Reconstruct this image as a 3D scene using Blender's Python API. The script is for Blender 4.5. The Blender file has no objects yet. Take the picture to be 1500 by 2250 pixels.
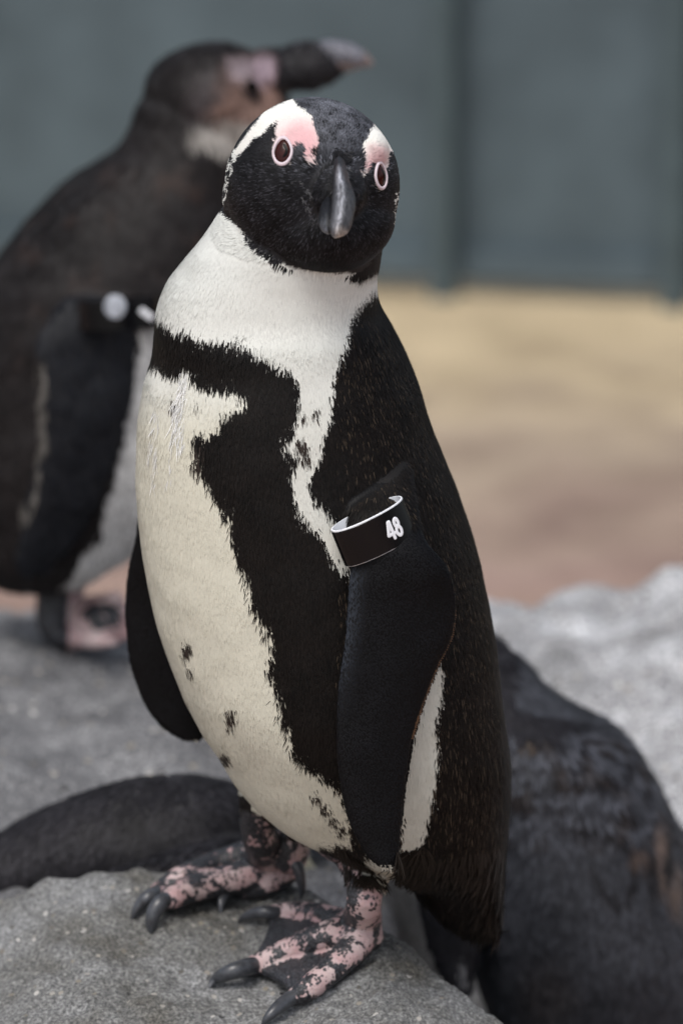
import bpy, bmesh, math, random
import numpy as np
from mathutils import Vector, Matrix, noise
from mathutils.bvhtree import BVHTree

R = math.radians
rng = np.random.default_rng(48)
random.seed(48)
scene = bpy.context.scene
COL = scene.collection

# ---------------------------------------------------------------- camera
PITCH = 14.0
FPX = 10385.0                      # focal length in photograph pixels (1500 x 2250)
TARGET = Vector((0, 0, 0.30))
CAMPOS = TARGET + 3.0 * Vector((0, -math.cos(R(PITCH)), math.sin(R(PITCH))))
cam_d = bpy.data.cameras.new('camera')
cam = bpy.data.objects.new('camera', cam_d)
COL.objects.link(cam)
cam.location = CAMPOS
cam.rotation_euler = (R(90 - PITCH), 0, 0)
cam_d.sensor_fit = 'VERTICAL'
cam_d.sensor_height = 24.0
cam_d.lens = 24.0 * FPX / 2250.0
cam_d.clip_start = 0.1
cam_d.clip_end = 200
cam_d.dof.use_dof = True
cam_d.dof.focus_distance = 2.975
cam_d.dof.aperture_fstop = 3.0
scene.camera = cam

# ---------------------------------------------------------------- light (overcast day)
SUN_EL, SUN_AZ = 62.0, 205.0       # azimuth of the sun, degrees clockwise from +Y
world = bpy.data.worlds.new('World')
scene.world = world
world.use_nodes = True
wn, wl = world.node_tree.nodes, world.node_tree.links
bg = wn['Background']
sky = wn.new('ShaderNodeTexSky')
sky.sky_type = 'NISHITA'
sky.sun_disc = False
sky.sun_elevation = R(SUN_EL)
sky.sun_rotation = R(SUN_AZ)
sky.air_density = 1.0
sky.dust_density = 4.0
hsv = wn.new('ShaderNodeHueSaturation')
hsv.inputs['Saturation'].default_value = 0.50
wl.new(sky.outputs[0], hsv.inputs['Color'])
wl.new(hsv.outputs[0], bg.inputs['Color'])
bg.inputs['Strength'].default_value = 0.13
sun_d = bpy.data.lights.new('sun', 'SUN')
sun_d.energy = 0.9
sun_d.angle = R(25)
sun_d.color = (1.0, 0.985, 0.955)
sun = bpy.data.objects.new('sun', sun_d)
COL.objects.link(sun)
sd = Vector((math.sin(R(SUN_AZ)) * math.cos(R(SUN_EL)), math.cos(R(SUN_AZ)) * math.cos(R(SUN_EL)), math.sin(R(SUN_EL))))
sun.rotation_euler = sd.to_track_quat('Z', 'Y').to_euler()
scene.view_settings.view_transform = 'Standard'
scene.view_settings.look = 'None'
scene.view_settings.gamma = 1.0
scene.view_settings.use_curve_mapping = False
scene.view_settings.exposure = 0.43
scene.cycles.max_bounces = 6

# ---------------------------------------------------------------- helpers
CP, SP = math.cos(R(PITCH)), math.sin(R(PITCH))
def ray(px, py):
    a, b = (px - 750) / FPX, (py - 1125) / FPX
    # camera axes: right (1,0,0), up (0,SP,CP), forward (0,CP,-SP)
    return Vector((a, CP - b * SP, -SP - b * CP))
def at(px, py, Y):
    d = ray(px, py)
    t = (Y - CAMPOS.y) / d.y
    return CAMPOS + d * t
def mpp(Y):                        # metres per photograph pixel at depth Y
    return (Y - CAMPOS.y) / CP / FPX
def proj(P):
    """world points (n,3) -> photograph pixels"""
    D = P - np.array(CAMPOS)
    f = D[:, 1] * CP - D[:, 2] * SP
    u = D[:, 1] * SP + D[:, 2] * CP
    return 750 + FPX * D[:, 0] / f, 1125 - FPX * u / f

def inpoly(px, py, poly):
    poly = np.asarray(poly, float)
    x0, y0 = poly[:, 0], poly[:, 1]
    x1, y1 = np.roll(x0, -1), np.roll(y0, -1)
    res = np.zeros(px.shape, bool)
    idx = np.where((px > x0.min()) & (px < x0.max()) & (py > y0.min()) & (py < y0.max()))[0]
    if len(idx) == 0:
        return res
    X, Y = px[idx], py[idx]
    r = np.zeros(len(idx), bool)
    for a, b, c, d in zip(x0, y0, x1, y1):
        if b == d:
            continue
        cond = (b > Y) != (d > Y)
        r ^= cond & (X < (c - a) * (Y - b) / (d - b) + a)
    res[idx] = r
    return res

def vnoise(P, scale, seed=0.0, octaves=2):
    out = np.empty(len(P))
    off = Vector((seed * 7.13, seed * 3.7, seed * 11.9))
    if octaves <= 1:
        for i, p in enumerate(P):
            out[i] = noise.noise(Vector(p) * scale + off)
    else:
        for i, p in enumerate(P):
            out[i] = noise.fractal(Vector(p) * scale + off, 0.9, 2.0, octaves)
    return out

def mesh_from_arrays(name, V, F, smooth=True):
    """F: (n,k) int array with constant k, or list of such arrays"""
    Fs = F if isinstance(F, list) else [F]
    me = bpy.data.meshes.new(name)
    me.vertices.add(len(V))
    me.vertices.foreach_set('co', np.ascontiguousarray(V, dtype=np.float32).ravel())
    nl = sum(f.size for f in Fs)
    nf = sum(len(f) for f in Fs)
    me.loops.add(nl)
    me.loops.foreach_set('vertex_index', np.concatenate([f.ravel() for f in Fs]).astype(np.int32))
    me.polygons.add(nf)
    starts, s = [], 0
    for f in Fs:
        starts.append(s + np.arange(len(f)) * f.shape[1])
        s += f.size
    me.polygons.foreach_set('loop_start', np.concatenate(starts).astype(np.int32))
    me.update(calc_edges=True)
    me.validate()
    if smooth:
        me.polygons.foreach_set('use_smooth', np.ones(len(me.polygons), bool))
    return me

def link(name, me, parent=None, mats=()):
    o = bpy.data.objects.new(name, me)
    COL.objects.link(o)
    if parent is not None:
        o.parent = parent
        o.matrix_parent_inverse = Matrix.Translation(-Vector(parent.location)) if parent.rotation_euler.z == 0 else Matrix.Translation((0, 0, 0.25))
    for m in mats:
        me.materials.append(m)
    return o

def tag(o, label=None, cat=None, group=None, kind=None):
    if label: o['label'] = label
    if cat: o['category'] = cat
    if group: o['group'] = group
    if kind: o['kind'] = kind
    return o

def empty(name, loc):
    o = bpy.data.objects.new(name, None)
    COL.objects.link(o)
    o.location = loc
    o.empty_display_size = 0.02
    return o

def rings(rs, closed=True):
    """rs: list of rings (lists of Vector, equal length) -> closed tube V,F(list of quads, plus caps as tris)"""
    n, m = len(rs[0]), len(rs)
    V = [tuple(p) for r in rs for p in r]
    Q = []
    for i in range(m - 1):
        for j in range(n):
            k = (j + 1) % n
            Q.append((i * n + j, i * n + k, (i + 1) * n + k, (i + 1) * n + j))
    T = []
    c0 = sum((Vector(p) for p in rs[0]), Vector()) / n
    c1 = sum((Vector(p) for p in rs[-1]), Vector()) / n
    V.append(tuple(c0)); V.append(tuple(c1))
    a, b = len(V) - 2, len(V) - 1
    for j in range(n):
        k = (j + 1) % n
        T.append((a, k, j)); T.append((b, (m - 1) * n + j, (m - 1) * n + k))
    return V, Q, T

class Soup:
    """closed pieces that get fused into one continuous skin"""
    def __init__(s): s.V, s.Q, s.T = [], [], []
    def add(s, piece):
        V, Q, T = piece
        o = len(s.V)
        s.V += V
        s.Q += [tuple(i + o for i in q) for q in Q]
        s.T += [tuple(i + o for i in t) for t in T]
        return s
    def mesh(s, name='soup'):
        me = bpy.data.meshes.new(name)
        me.from_pydata(s.V, [], s.Q + s.T)
        me.update()
        return me

def interp(rows, n):
    """Catmull-Rom through rows of numbers"""
    A = np.array(rows, float)
    m = len(A)
    out = []
    for t in np.linspace(0, m - 1, n):
        i = min(int(t), m - 2); f = t - i
        p0, p1, p2, p3 = A[max(i - 1, 0)], A[i], A[i + 1], A[min(i + 2, m - 1)]
        out.append(0.5 * ((2 * p1) + (-p0 + p2) * f + (2 * p0 - 5 * p1 + 4 * p2 - p3) * f * f + (-p0 + 3 * p1 - 3 * p2 + p3) * f ** 3))
    return np.array(out)

def loft(rows, n=48, steps=None, e=2.2):
    """rows (py, left px, right px, Y centre, half depth): horizontal slices of a body"""
    rs = []
    for py, L, Rr, Yc, hy in interp(rows, steps or len(rows) * 4):
        c, hw = at((L + Rr) / 2, py, Yc), (Rr - L) / 2 * mpp(Yc)
        r = []
        for k in range(n):
            a = 2 * math.pi * k / n
            ca, sa = math.cos(a), math.sin(a)
            r.append(Vector((c.x + hw * math.copysign(abs(ca) ** (2 / e), ca), c.y + hy * math.copysign(abs(sa) ** (2 / e), sa), c.z)))
        rs.append(r)
    return rings(rs)

def blade(rows, n=36, steps=None):
    """rows (py, left px, right px, Y left, Y right, half thickness): a thin paddle"""
    rs = []
    for py, L, Rr, Yl, Yr, th in interp(rows, steps or len(rows) * 4):
        a0, b0 = at(L, py, Yl), at(Rr, py, Yr)
        c, u = (a0 + b0) / 2, (b0 - a0) / 2
        nrm = Vector((u.y, -u.x, 0))
        nrm = nrm.normalized() if nrm.length > 1e-7 else Vector((0, -1, 0))
        r = []
        for k in range(n):
            t = 2 * math.pi * k / n
            r.append(c + u * math.cos(t) + nrm * th * math.sin(t))
        rs.append(r)
    return rings(rs)

def tube(pts, radii, n=16, steps=None, flat=1.0, cap=True):
    """pts: Vectors; radii: numbers; flat squeezes the section vertically"""
    A = interp([tuple(p) + (r,) for p, r in zip(pts, radii)], steps or len(pts) * 5)
    P = [Vector(a[:3]) for a in A]
    rad = [max(a[3], 1e-4) for a in A]
    rs = []
    t = (P[1] - P[0]).normalized()
    s = t.cross(Vector((0, 0, 1)))
    if s.length < 0.3:
        s = t.cross(Vector((0, 1, 0)))
    for i, p in enumerate(P):
        t = (P[min(i + 1, len(P) - 1)] - P[max(i - 1, 0)]).normalized()
        s = (s - t * s.dot(t)).normalized()
        u = s.cross(t).normalized()
        rs.append([p + (s * math.cos(2 * math.pi * k / n) + u * flat * math.sin(2 * math.pi * k / n)) * rad[i] for k in range(n)])
    if cap:                        # rounded ends
        def shrink(r, c, t, rr):
            out = []
            for q in (0.85, 0.5):
                h = math.sqrt(1 - q * q) * rr
                out.append([c + t * h * 0.9 + (v - c) * q for v in r])
            return out
        t1 = (P[-1] - P[-2]).normalized(); t0 = (P[0] - P[1]).normalized()
        rs = shrink(rs[0], P[0], t0, rad[0])[::-1] + rs + shrink(rs[-1], P[-1], t1, rad[-1])
    return rings(rs)

def ball(c, rx, ry, rz, n=40, m=24, rot=None):
    rs = []
    for i in range(1, m):
        th = math.pi * i / m
        r = []
        for k in range(n):
            a = 2 * math.pi * k / n
            v = Vector((rx * math.sin(th) * math.cos(a), ry * math.sin(th) * math.sin(a), rz * math.cos(th)))
            if rot: v = rot @ v
            r.append(c + v)
        rs.append(r)
    return rings(rs)

def fuse(soup, voxel, name):
    me = soup.mesh()
    o = bpy.data.objects.new('tmp', me)
    COL.objects.link(o)
    md = o.modifiers.new('r', 'REMESH')
    md.mode = 'VOXEL'
    md.voxel_size = voxel
    dg = bpy.context.evaluated_depsgraph_get()
    out = bpy.data.meshes.new_from_object(o.evaluated_get(dg))
    out.name = name
    bpy.data.objects.remove(o)
    bpy.data.meshes.remove(me)
    out.polygons.foreach_set('use_smooth', np.ones(len(out.polygons), bool))
    return out

def get_V(me):
    V = np.empty(len(me.vertices) * 3, np.float32)
    me.vertices.foreach_get('co', V)
    return V.reshape(-1, 3).astype(float)
def set_V(me, V):
    me.vertices.foreach_set('co', np.ascontiguousarray(V, dtype=np.float32).ravel())
    me.update()
def get_N(me):
    N = np.empty(len(me.vertices) * 3, np.float32)
    me.vertices.foreach_get('normal', N)
    return N.reshape(-1, 3).astype(float)
def relax(me, mask, it, lam=0.6):
    V = get_V(me)
    E = np.empty(len(me.edges) * 2, np.int32)
    me.edges.foreach_get('vertices', E)
    E = E.reshape(-1, 2)
    n = len(V)
    deg = np.bincount(E[:, 0], minlength=n) + np.bincount(E[:, 1], minlength=n)
    w = (mask * lam)[:, None]
    for k in range(it):
        # Taubin-like pair keeps the volume
        for l in (1.0, -0.93):
            S = np.zeros_like(V)
            for c in range(3):
                S[:, c] = np.bincount(E[:, 0], weights=V[E[:, 1], c], minlength=n) + np.bincount(E[:, 1], weights=V[E[:, 0], c], minlength=n)
            V = V + w * l * (S / deg[:, None] - V)
    set_V(me, V)
def set_col(me, C, name='tint'):
    at_ = me.color_attributes.new(name, 'FLOAT_COLOR', 'POINT')
    rgba = np.ones((len(C), 4), np.float32)
    rgba[:, :3] = C
    at_.data.foreach_set('color', rgba.ravel())

# ---------------------------------------------------------------- materials
def mat(name):
    m = bpy.data.materials.new(name)
    m.use_nodes = True
    nt = m.node_tree
    return m, nt.nodes, nt.links, nt.nodes['Principled BSDF']
def ramp(n, stops):
    r = n.new('ShaderNodeValToRGB')
    e = r.color_ramp.elements
    e[0].position, e[0].color = stops[0][0], (*stops[0][1], 1)
    e[1].position, e[1].color = stops[-1][0], (*stops[-1][1], 1)
    for p, c in stops[1:-1]:
        x = e.new(p); x.color = (*c, 1)
    return r
def ntex(n, l, scale, detail=6, rough=0.6, vec=None, dist=0.0):
    t = n.new('ShaderNodeTexNoise')
    t.inputs['Scale'].default_value = scale
    t.inputs['Detail'].default_value = detail
    t.inputs['Roughness'].default_value = rough
    t.inputs['Distortion'].default_value = dist
    if vec: l.new(vec, t.inputs['Vector'])
    return t
def mixc(n, l, a, b, fac, mode='MIX'):
    m = n.new('ShaderNodeMix'); m.data_type = 'RGBA'; m.blend_type = mode
    for sock, v in ((m.inputs[0], fac), (m.inputs[6], a), (m.inputs[7], b)):
        if hasattr(v, 'is_output'): l.new(v, sock)
        elif isinstance(v, tuple): sock.default_value = (*v, 1)
        else: sock.default_value = v
    return m.outputs[2]
def bump(n, l, h, strength, dist, prev=None):
    b = n.new('ShaderNodeBump')
    b.inputs['Strength'].default_value = strength
    b.inputs['Distance'].default_value = dist
    l.new(h, b.inputs['Height'])
    if prev: l.new(prev, b.inputs['Normal'])
    return b.outputs[0]
def flat(name, col, rough=0.6, spec=0.5, coat=0.0, scale=120, amt=0.25, bs=0.0):
    m, n, l, p = mat(name)
    tc = n.new('ShaderNodeTexCoord')
    t = ntex(n, l, scale, 5, 0.6, tc.outputs['Object'])
    r = ramp(n, [(0.3, tuple(c * (1 - amt) for c in col)), (0.7, tuple(min(1, c * (1 + amt)) for c in col))])
    l.new(t.outputs[0], r.inputs[0]); l.new(r.outputs[0], p.inputs['Base Color'])
    p.inputs['Roughness'].default_value = rough
    p.inputs['Specular IOR Level'].default_value = spec
    p.inputs['Coat Weight'].default_value = coat
    if bs: l.new(bump(n, l, t.outputs[0], bs, 0.001), p.inputs['Normal'])
    return m

def skin_mat(name, rough=0.6, spec=0.3):
    m, n, l, p = mat(name)
    a = n.new('ShaderNodeAttribute'); a.attribute_name = 'tint'
    tc = n.new('ShaderNodeTexCoord')
    mp = n.new('ShaderNodeMapping'); mp.inputs['Scale'].default_value = (1, 1, 0.22)
    l.new(tc.outputs['Object'], mp.inputs['Vector'])
    t = ntex(n, l, 900, 3, 0.6, mp.outputs[0])
    r = ramp(n, [(0.3, (0.80, 0.80, 0.80)), (0.7, (1.1, 1.1, 1.1))])
    l.new(t.outputs[0], r.inputs[0])
    l.new(mixc(n, l, a.outputs[0], r.outputs[0], 1.0, 'MULTIPLY'), p.inputs['Base Color'])
    p.inputs['Roughness'].default_value = rough
    p.inputs['Specular IOR Level'].default_value = spec
    l.new(bump(n, l, t.outputs[0], 0.35, 0.0006), p.inputs['Normal'])
    return m
M_down = skin_mat('feather_undercoat')
def feather_mat():
    m, n, l, p = mat('feather')
    a = n.new('ShaderNodeAttribute'); a.attribute_name = 'tint'
    l.new(a.outputs[0], p.inputs['Base Color'])
    p.inputs['Roughness'].default_value = 0.55
    p.inputs['Specular IOR Level'].default_value = 0.16
    return m
M_feather = feather_mat()

def flipper_mat():
    m, n, l, p = mat('flipper_scale_feathers')
    tc = n.new('ShaderNodeTexCoord')
    mp = n.new('ShaderNodeMapping'); mp.inputs['Scale'].default_value = (1.0, 0.6, 0.6)
    mp.inputs['Rotation'].default_value = (0, R(20), 0)
    l.new(tc.outputs['Object'], mp.inputs['Vector'])
    v = n.new('ShaderNodeTexVoronoi'); v.inputs['Scale'].default_value = 560
    v.inputs['Randomness'].default_value = 0.55
    l.new(mp.outputs[0], v.inputs['Vector'])
    a = n.new('ShaderNodeAttribute'); a.attribute_name = 'tint'
    r = ramp(n, [(0.1, (1.25, 1.25, 1.25)), (0.7, (0.7, 0.7, 0.7))])
    l.new(v.outputs['Distance'], r.inputs[0])
    l.new(mixc(n, l, a.outputs[0], r.outputs[0], 1.0, 'MULTIPLY'), p.inputs['Base Color'])
    inv = n.new('ShaderNodeMath'); inv.operation = 'SUBTRACT'; inv.inputs[0].default_value = 1.0
    l.new(v.outputs['Distance'], inv.inputs[1])
    l.new(bump(n, l, inv.outputs[0], 0.3, 0.0004), p.inputs['Normal'])
    p.inputs['Roughness'].default_value = 0.5
    p.inputs['Specular IOR Level'].default_value = 0.14
    return m
M_flip = flipper_mat()

def foot_mat():
    m, n, l, p = mat('scaly_foot_skin')
    tc = n.new('ShaderNodeTexCoord')
    a = n.new('ShaderNodeAttribute'); a.attribute_name = 'tint'     # red channel: how much black skin
    sep = n.new('ShaderNodeSeparateColor'); l.new(a.outputs[0], sep.inputs[0])
    t1 = ntex(n, l, 95, 4, 0.62, tc.outputs['Object'], 0.4)
    v1 = n.new('ShaderNodeTexVoronoi'); v1.inputs['Scale'].default_value = 400
    l.new(tc.outputs['Object'], v1.inputs['Vector'])
    add = n.new('ShaderNodeMath'); add.operation = 'ADD'
    l.new(t1.outputs[0], add.inputs[0]); l.new(sep.outputs[0], add.inputs[1])
    sub = n.new('ShaderNodeMath'); sub.operation = 'MULTIPLY_ADD'
    l.new(v1.outputs['Distance'], sub.inputs[0]); sub.inputs[1].default_value = -0.22
    l.new(add.outputs[0], sub.inputs[2])
    r = ramp(n, [(0.455, (0, 0, 0)), (0.51, (1, 1, 1))])
    l.new(sub.outputs[0], r.inputs[0])
    t2 = ntex(n, l, 60, 3, 0.5, tc.outputs['Object'])
    pink = ramp(n, [(0.35, (0.43, 0.275, 0.275)), (0.65, (0.53, 0.42, 0.41))])
    l.new(t2.outputs[0], pink.inputs[0])
    v2 = n.new('ShaderNodeTexVoronoi'); v2.inputs['Scale'].default_value = 620
    l.new(tc.outputs['Object'], v2.inputs['Vector'])
    blk = ramp(n, [(0.15, (0.065, 0.067, 0.075)), (0.6, (0.018, 0.018, 0.021))])
    l.new(v2.outputs['Distance'], blk.inputs[0])
    l.new(mixc(n, l, pink.outputs[0], blk.outputs[0], r.outputs[0]), p.inputs['Base Color'])
    inv = n.new('ShaderNodeMath'); inv.operation = 'SUBTRACT'; inv.inputs[0].default_value = 1.0
    l.new(v2.outputs['Distance'], inv.inputs[1])
    l.new(bump(n, l, inv.outputs[0], 0.55, 0.0007), p.inputs['Normal'])
    p.inputs['Roughness'].default_value = 0.42
    p.inputs['Specular IOR Level'].default_value = 0.4
    p.inputs['Subsurface Weight'].default_value = 0.05
    p.inputs['Subsurface Scale'].default_value = 0.003
    return m
M_foot = foot_mat()
M_claw = flat('claw_horn', (0.045, 0.048, 0.055), 0.32, 0.5, 0.1, 160, 0.5, 0.15)
M_lid = flat('bare_eyelid_skin', (0.66, 0.56, 0.60), 0.55, 0.4, 0, 400, 0.08, 0.1)
M_iris = flat('dark_red_iris', (0.030, 0.0045, 0.003), 0.10, 0.22, 0.0, 500, 0.4)
M_pupil = flat('black_pupil', (0.003, 0.002, 0.002), 0.2, 0.08, 0.0, 60, 0.1)
M_band = flat('black_band_plastic', (0.0035, 0.0035, 0.0045), 0.14, 0.28, 0.0, 30, 0.15)
M_bandw = flat('white_band_core', (0.86, 0.88, 0.92), 0.4, 0.4, 0, 60, 0.04)

def beak_mat():
    m, n, l, p = mat('beak_horn')
    tc = n.new('ShaderNodeTexCoord')
    a = n.new('ShaderNodeAttribute'); a.attribute_name = 'tint'
    mp = n.new('ShaderNodeMapping'); mp.inputs['Scale'].default_value = (1, 0.35, 0.35)
    l.new(tc.outputs['Object'], mp.inputs['Vector'])
    t = ntex(n, l, 420, 6, 0.7, mp.outputs[0], 1.2)
    r = ramp(n, [(0.36, (0.30, 0.30, 0.32)), (0.64, (1.8, 1.8, 1.8))])
    l.new(t.outputs[0], r.inputs[0])
    l.new(mixc(n, l, a.outputs[0], r.outputs[0], 1.0, 'MULTIPLY'), p.inputs['Base Color'])
    p.inputs['Roughness'].default_value = 0.30
    l.new(bump(n, l, t.outputs[0], 0.9, 0.0012), p.inputs['Normal'])
    return m
M_beak = beak_mat()

def rock_mat(name, c0, c1, c2, big=9.0, grain=700, bumps=0.8):
    m, n, l, p = mat(name)
    tc = n.new('ShaderNodeTexCoord')
    o = tc.outputs['Object']
    t0 = ntex(n, l, big, 5, 0.6, o)
    base = ramp(n, [(0.32, c0), (0.5, c1), (0.68, c2)])
    l.new(t0.outputs[0], base.inputs[0])
    t1 = ntex(n, l, grain, 3, 0.7, o)
    g = ramp(n, [(0.34, (0.25, 0.25, 0.26)), (0.5, (1, 1, 1)), (0.66, (2.2, 2.2, 2.15))])
    l.new(t1.outputs[0], g.inputs[0])
    c = mixc(n, l, base.outputs[0], g.outputs[0], 0.8, 'MULTIPLY')
    v = n.new('ShaderNodeTexVoronoi'); v.inputs['Scale'].default_value = grain * 0.42
    l.new(o, v.inputs['Vector'])
    sepc = n.new('ShaderNodeSeparateColor'); l.new(v.outputs['Color'], sepc.inputs[0])
    pick = n.new('ShaderNodeMath'); pick.operation = 'GREATER_THAN'; pick.inputs[1].default_value = 0.90
    l.new(sepc.outputs[0], pick.inputs[0])
    near = n.new('ShaderNodeMath'); near.operation = 'LESS_THAN'; near.inputs[1].default_value = 0.36
    l.new(v.outputs['Distance'], near.inputs[0])
    f = n.new('ShaderNodeMath'); f.operation = 'MULTIPLY'
    l.new(pick.outputs[0], f.inputs[0]); l.new(near.outputs[0], f.inputs[1])
    peb = ramp(n, [(0.0, (0.04, 0.04, 0.045)), (0.5, (0.30, 0.27, 0.22)), (1.0, (0.60, 0.58, 0.55))])
    l.new(sepc.outputs[1], peb.inputs[0])
    c = mixc(n, l, c, peb.outputs[0], f.outputs[0])
    l.new(c, p.inputs['Base Color'])
    p.inputs['Roughness'].default_value = 0.82
    p.inputs['Specular IOR Level'].default_value = 0.3
    t2 = ntex(n, l, grain * 0.35, 8, 0.75, o)
    b = bump(n, l, t2.outputs[0], bumps, 0.003)
    b = bump(n, l, f.outputs[0], 0.5, 0.0006, b)
    l.new(b, p.inputs['Normal'])
    return m
M_rock = rock_mat('grey_grainy_rock', (0.095, 0.088, 0.074), (0.175, 0.175, 0.17), (0.26, 0.262, 0.265), 13, 430, 1.0)
M_rock_l = rock_mat('dull_grey_rock', (0.10, 0.10, 0.105), (0.16, 0.16, 0.165), (0.23, 0.23, 0.235), 14, 300)
M_rock_r = rock_mat('pale_blotched_rock', (0.18, 0.18, 0.183), (0.34, 0.34, 0.35), (0.54, 0.55, 0.57), 12, 300)

def sand_mat():
    m, n, l, p = mat('packed_sand')
    tc = n.new('ShaderNodeTexCoord')
    o = tc.outputs['Object']
    sx = n.new('ShaderNodeSeparateXYZ'); l.new(o, sx.inputs[0])
    t = ntex(n, l, 3.2, 4, 0.55, o, 0.3)
    ad = n.new('ShaderNodeMath'); ad.operation = 'MULTIPLY_ADD'
    l.new(t.outputs[0], ad.inputs[0]); ad.inputs[1].default_value = 1.3
    l.new(sx.outputs[1], ad.inputs[2])
    mr = n.new('ShaderNodeMapRange')
    mr.inputs['From Min'].default_value = 1.9; mr.inputs['From Max'].default_value = 4.0
    l.new(ad.outputs[0], mr.inputs['Value'])
    r = ramp(n, [(0.0, (0.39, 0.265, 0.205)), (0.36, (0.31, 0.215, 0.18)), (0.60, (0.38, 0.30, 0.225)), (0.82, (0.49, 0.395, 0.26)), (1.0, (0.56, 0.455, 0.295))])
    l.new(mr.outputs[0], r.inputs[0])
    t2 = ntex(n, l, 6.5, 4, 0.6, o)
    r2 = ramp(n, [(0.3, (0.72, 0.70, 0.68)), (0.7, (1.15, 1.15, 1.15))])
    l.new(t2.outputs[0], r2.inputs[0])
    l.new(mixc(n, l, r.outputs[0], r2.outputs[0], 1.0, 'MULTIPLY'), p.inputs['Base Color'])
    p.inputs['Roughness'].default_value = 0.95
    t3 = ntex(n, l, 60, 8, 0.7, o)
    l.new(bump(n, l, t3.outputs[0], 0.6, 0.01), p.inputs['Normal'])
    return m
M_sand = sand_mat()
M_panel = flat('grey_green_screen_panel', (0.082, 0.110, 0.126), 0.75, 0.3, 0, 7, 0.22, 0.2)
M_post = flat('dark_green_post_paint', (0.064, 0.091, 0.101), 0.6, 0.4, 0, 20, 0.2)

# ---------------------------------------------------------------- ground and fence behind
gx = np.linspace(-9, 9, 70); gy = np.linspace(-8, 12, 80)
X, Y = np.meshgrid(gx, gy)
P = np.stack([X.ravel(), Y.ravel(), np.full(X.size, -0.22)], 1)
P[:, 2] += 0.02 * vnoise(P, 0.9, 3) * (np.abs(P[:, 1]) < 3.2)
P[:, 2] -= 0.004 + 0.02
i = np.arange(X.size).reshape(X.shape)
F = np.stack([i[:-1, :-1].ravel(), i[:-1, 1:].ravel(), i[1:, 1:].ravel(), i[1:, :-1].ravel()], 1)
tag(link('ground', mesh_from_arrays('ground', P, F), None, [M_sand]), kind='structure')

def box(cx, cy, cz, sx, sy, sz, bev=0.003):
    bm = bmesh.new()
    bmesh.ops.create_cube(bm, size=1)
    for v in bm.verts:
        v.co = Vector((cx + v.co.x * sx, cy + v.co.y * sy, cz + v.co.z * sz))
    if bev: bmesh.ops.bevel(bm, geom=bm.edges[:], offset=bev, segments=2, affect='EDGES')
    me = bpy.data.meshes.new('box'); bm.to_mesh(me); bm.free()
    return me
YF = 3.42
fence = empty('screen_fence', (0, YF, -0.25))
tag(fence, 'blurred grey green screen fence with dark green posts at the far edge of the sand', 'fence')
xp = at(985, 500, YF).x
fence.location.x = xp
fence.rotation_euler.z = R(-13)
step = at(1497, 500, YF).x - xp
for k in range(-5, 6):
    x0 = (xp + k * step if k >= 0 else xp + k * 2.4 * step) - xp
    wd = step if k >= 0 else 2.4 * step
    link('post', box(x0, -0.028, 0.75, 0.032, 0.05, 2.0, 0.006), fence, [M_post])
    link('panel', box(x0 + wd / 2, 0.012, 0.73, wd - 0.004, 0.012, 1.92, 0.002), fence, [M_panel])
    link('bottom_rail', box(x0 + wd / 2, -0.004, -0.205, wd - 0.034, 0.03, 0.040, 0.004), fence, [M_panel])

# ---------------------------------------------------------------- rocks
def smooth(a, b, x):
    t = np.clip((x - a) / (b - a), 0, 1)
    return t * t * (3 - 2 * t)
# crest line of the front rock: (px, py, Y) of its far edge in the photograph
CREST = [(-420, 2180, .16), (-150, 2060, .16), (0, 1990, .16), (60, 1963, .16), (130, 1935, .16), (250, 1915, .16), (400, 1912, .17), (540, 1915, .18), (640, 1935, .16), (720, 1972, .12),
         (830, 2030, .08), (900, 2078, .06), (960, 2132, .04), (1040, 2195, .02), (1110, 2250, .0), (1300, 2480, -.03), (1500, 2800, -.05)]
_cw = [at(*c) for c in CREST]
_cx = np.array([c.x for c in _cw]); _cz = np.array([c.z for c in _cw]); _cy = np.array([c.y for c in _cw])
def rock_z(x, y):
    x = np.asarray(x, float); y = np.asarray(y, float)
    cz, cy = np.interp(x, _cx, _cz), np.interp(x, _cx, _cy)
    d = y - cy
    back = -(np.sqrt((np.maximum(d, 0) * 1.25) ** 2 + 0.0006) - math.sqrt(0.0006))
    dn = np.maximum(-d, 0)
    front = -(0.17 * dn + 0.12 * dn ** 2 + 0.6 * np.maximum(dn - 0.30, 0) ** 1.3)
    return cz - 0.002 + np.where(d > 0, back, front)
def rock_disp(P):
    return 0.010 * vnoise(P, 14, 1, 3) * 0.6 + 0.0035 * vnoise(P, 55, 2, 3) + 0.0011 * vnoise(P, 260, 5, 2)
def heightfield(name, zf, x0, x1, y0, y1, nx, ny, floor, mat_, disp):
    xs, ys = np.linspace(x0, x1, nx), np.linspace(y0, y1, ny)
    X, Y = np.meshgrid(xs, ys)
    Z = zf(X, Y)
    P = np.stack([X.ravel(), Y.ravel(), Z.ravel()], 1)
    P[:, 2] += disp(P)
    P[:, 2] = np.maximum(P[:, 2], floor)
    i = np.arange(X.size).reshape(X.shape)
    F = np.stack([i[:-1, :-1].ravel(), i[:-1, 1:].ravel(), i[1:, 1:].ravel(), i[1:, :-1].ravel()], 1)
    # skirt and bottom
    rim = np.concatenate([i[0, :], i[1:, -1], i[-1, -2::-1], i[-2:0:-1, 0]])
    B = P[rim].copy(); B[:, 2] = floor - 0.08
    n0 = len(P); P = np.vstack([P, B])
    k = np.arange(len(rim)); kn = (k + 1) % len(rim)
    S = np.stack([rim[k], n0 + k, n0 + kn, rim[kn]], 1)
    cidx = len(P); P = np.vstack([P, [[(x0 + x1) / 2, (y0 + y1) / 2, floor - 0.08]]])
    T = np.stack([n0 + kn, n0 + k, np.full(len(k), cidx)], 1)
    return mesh_from_arrays(name, P, [np.vstack([F, S]), T])
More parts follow.
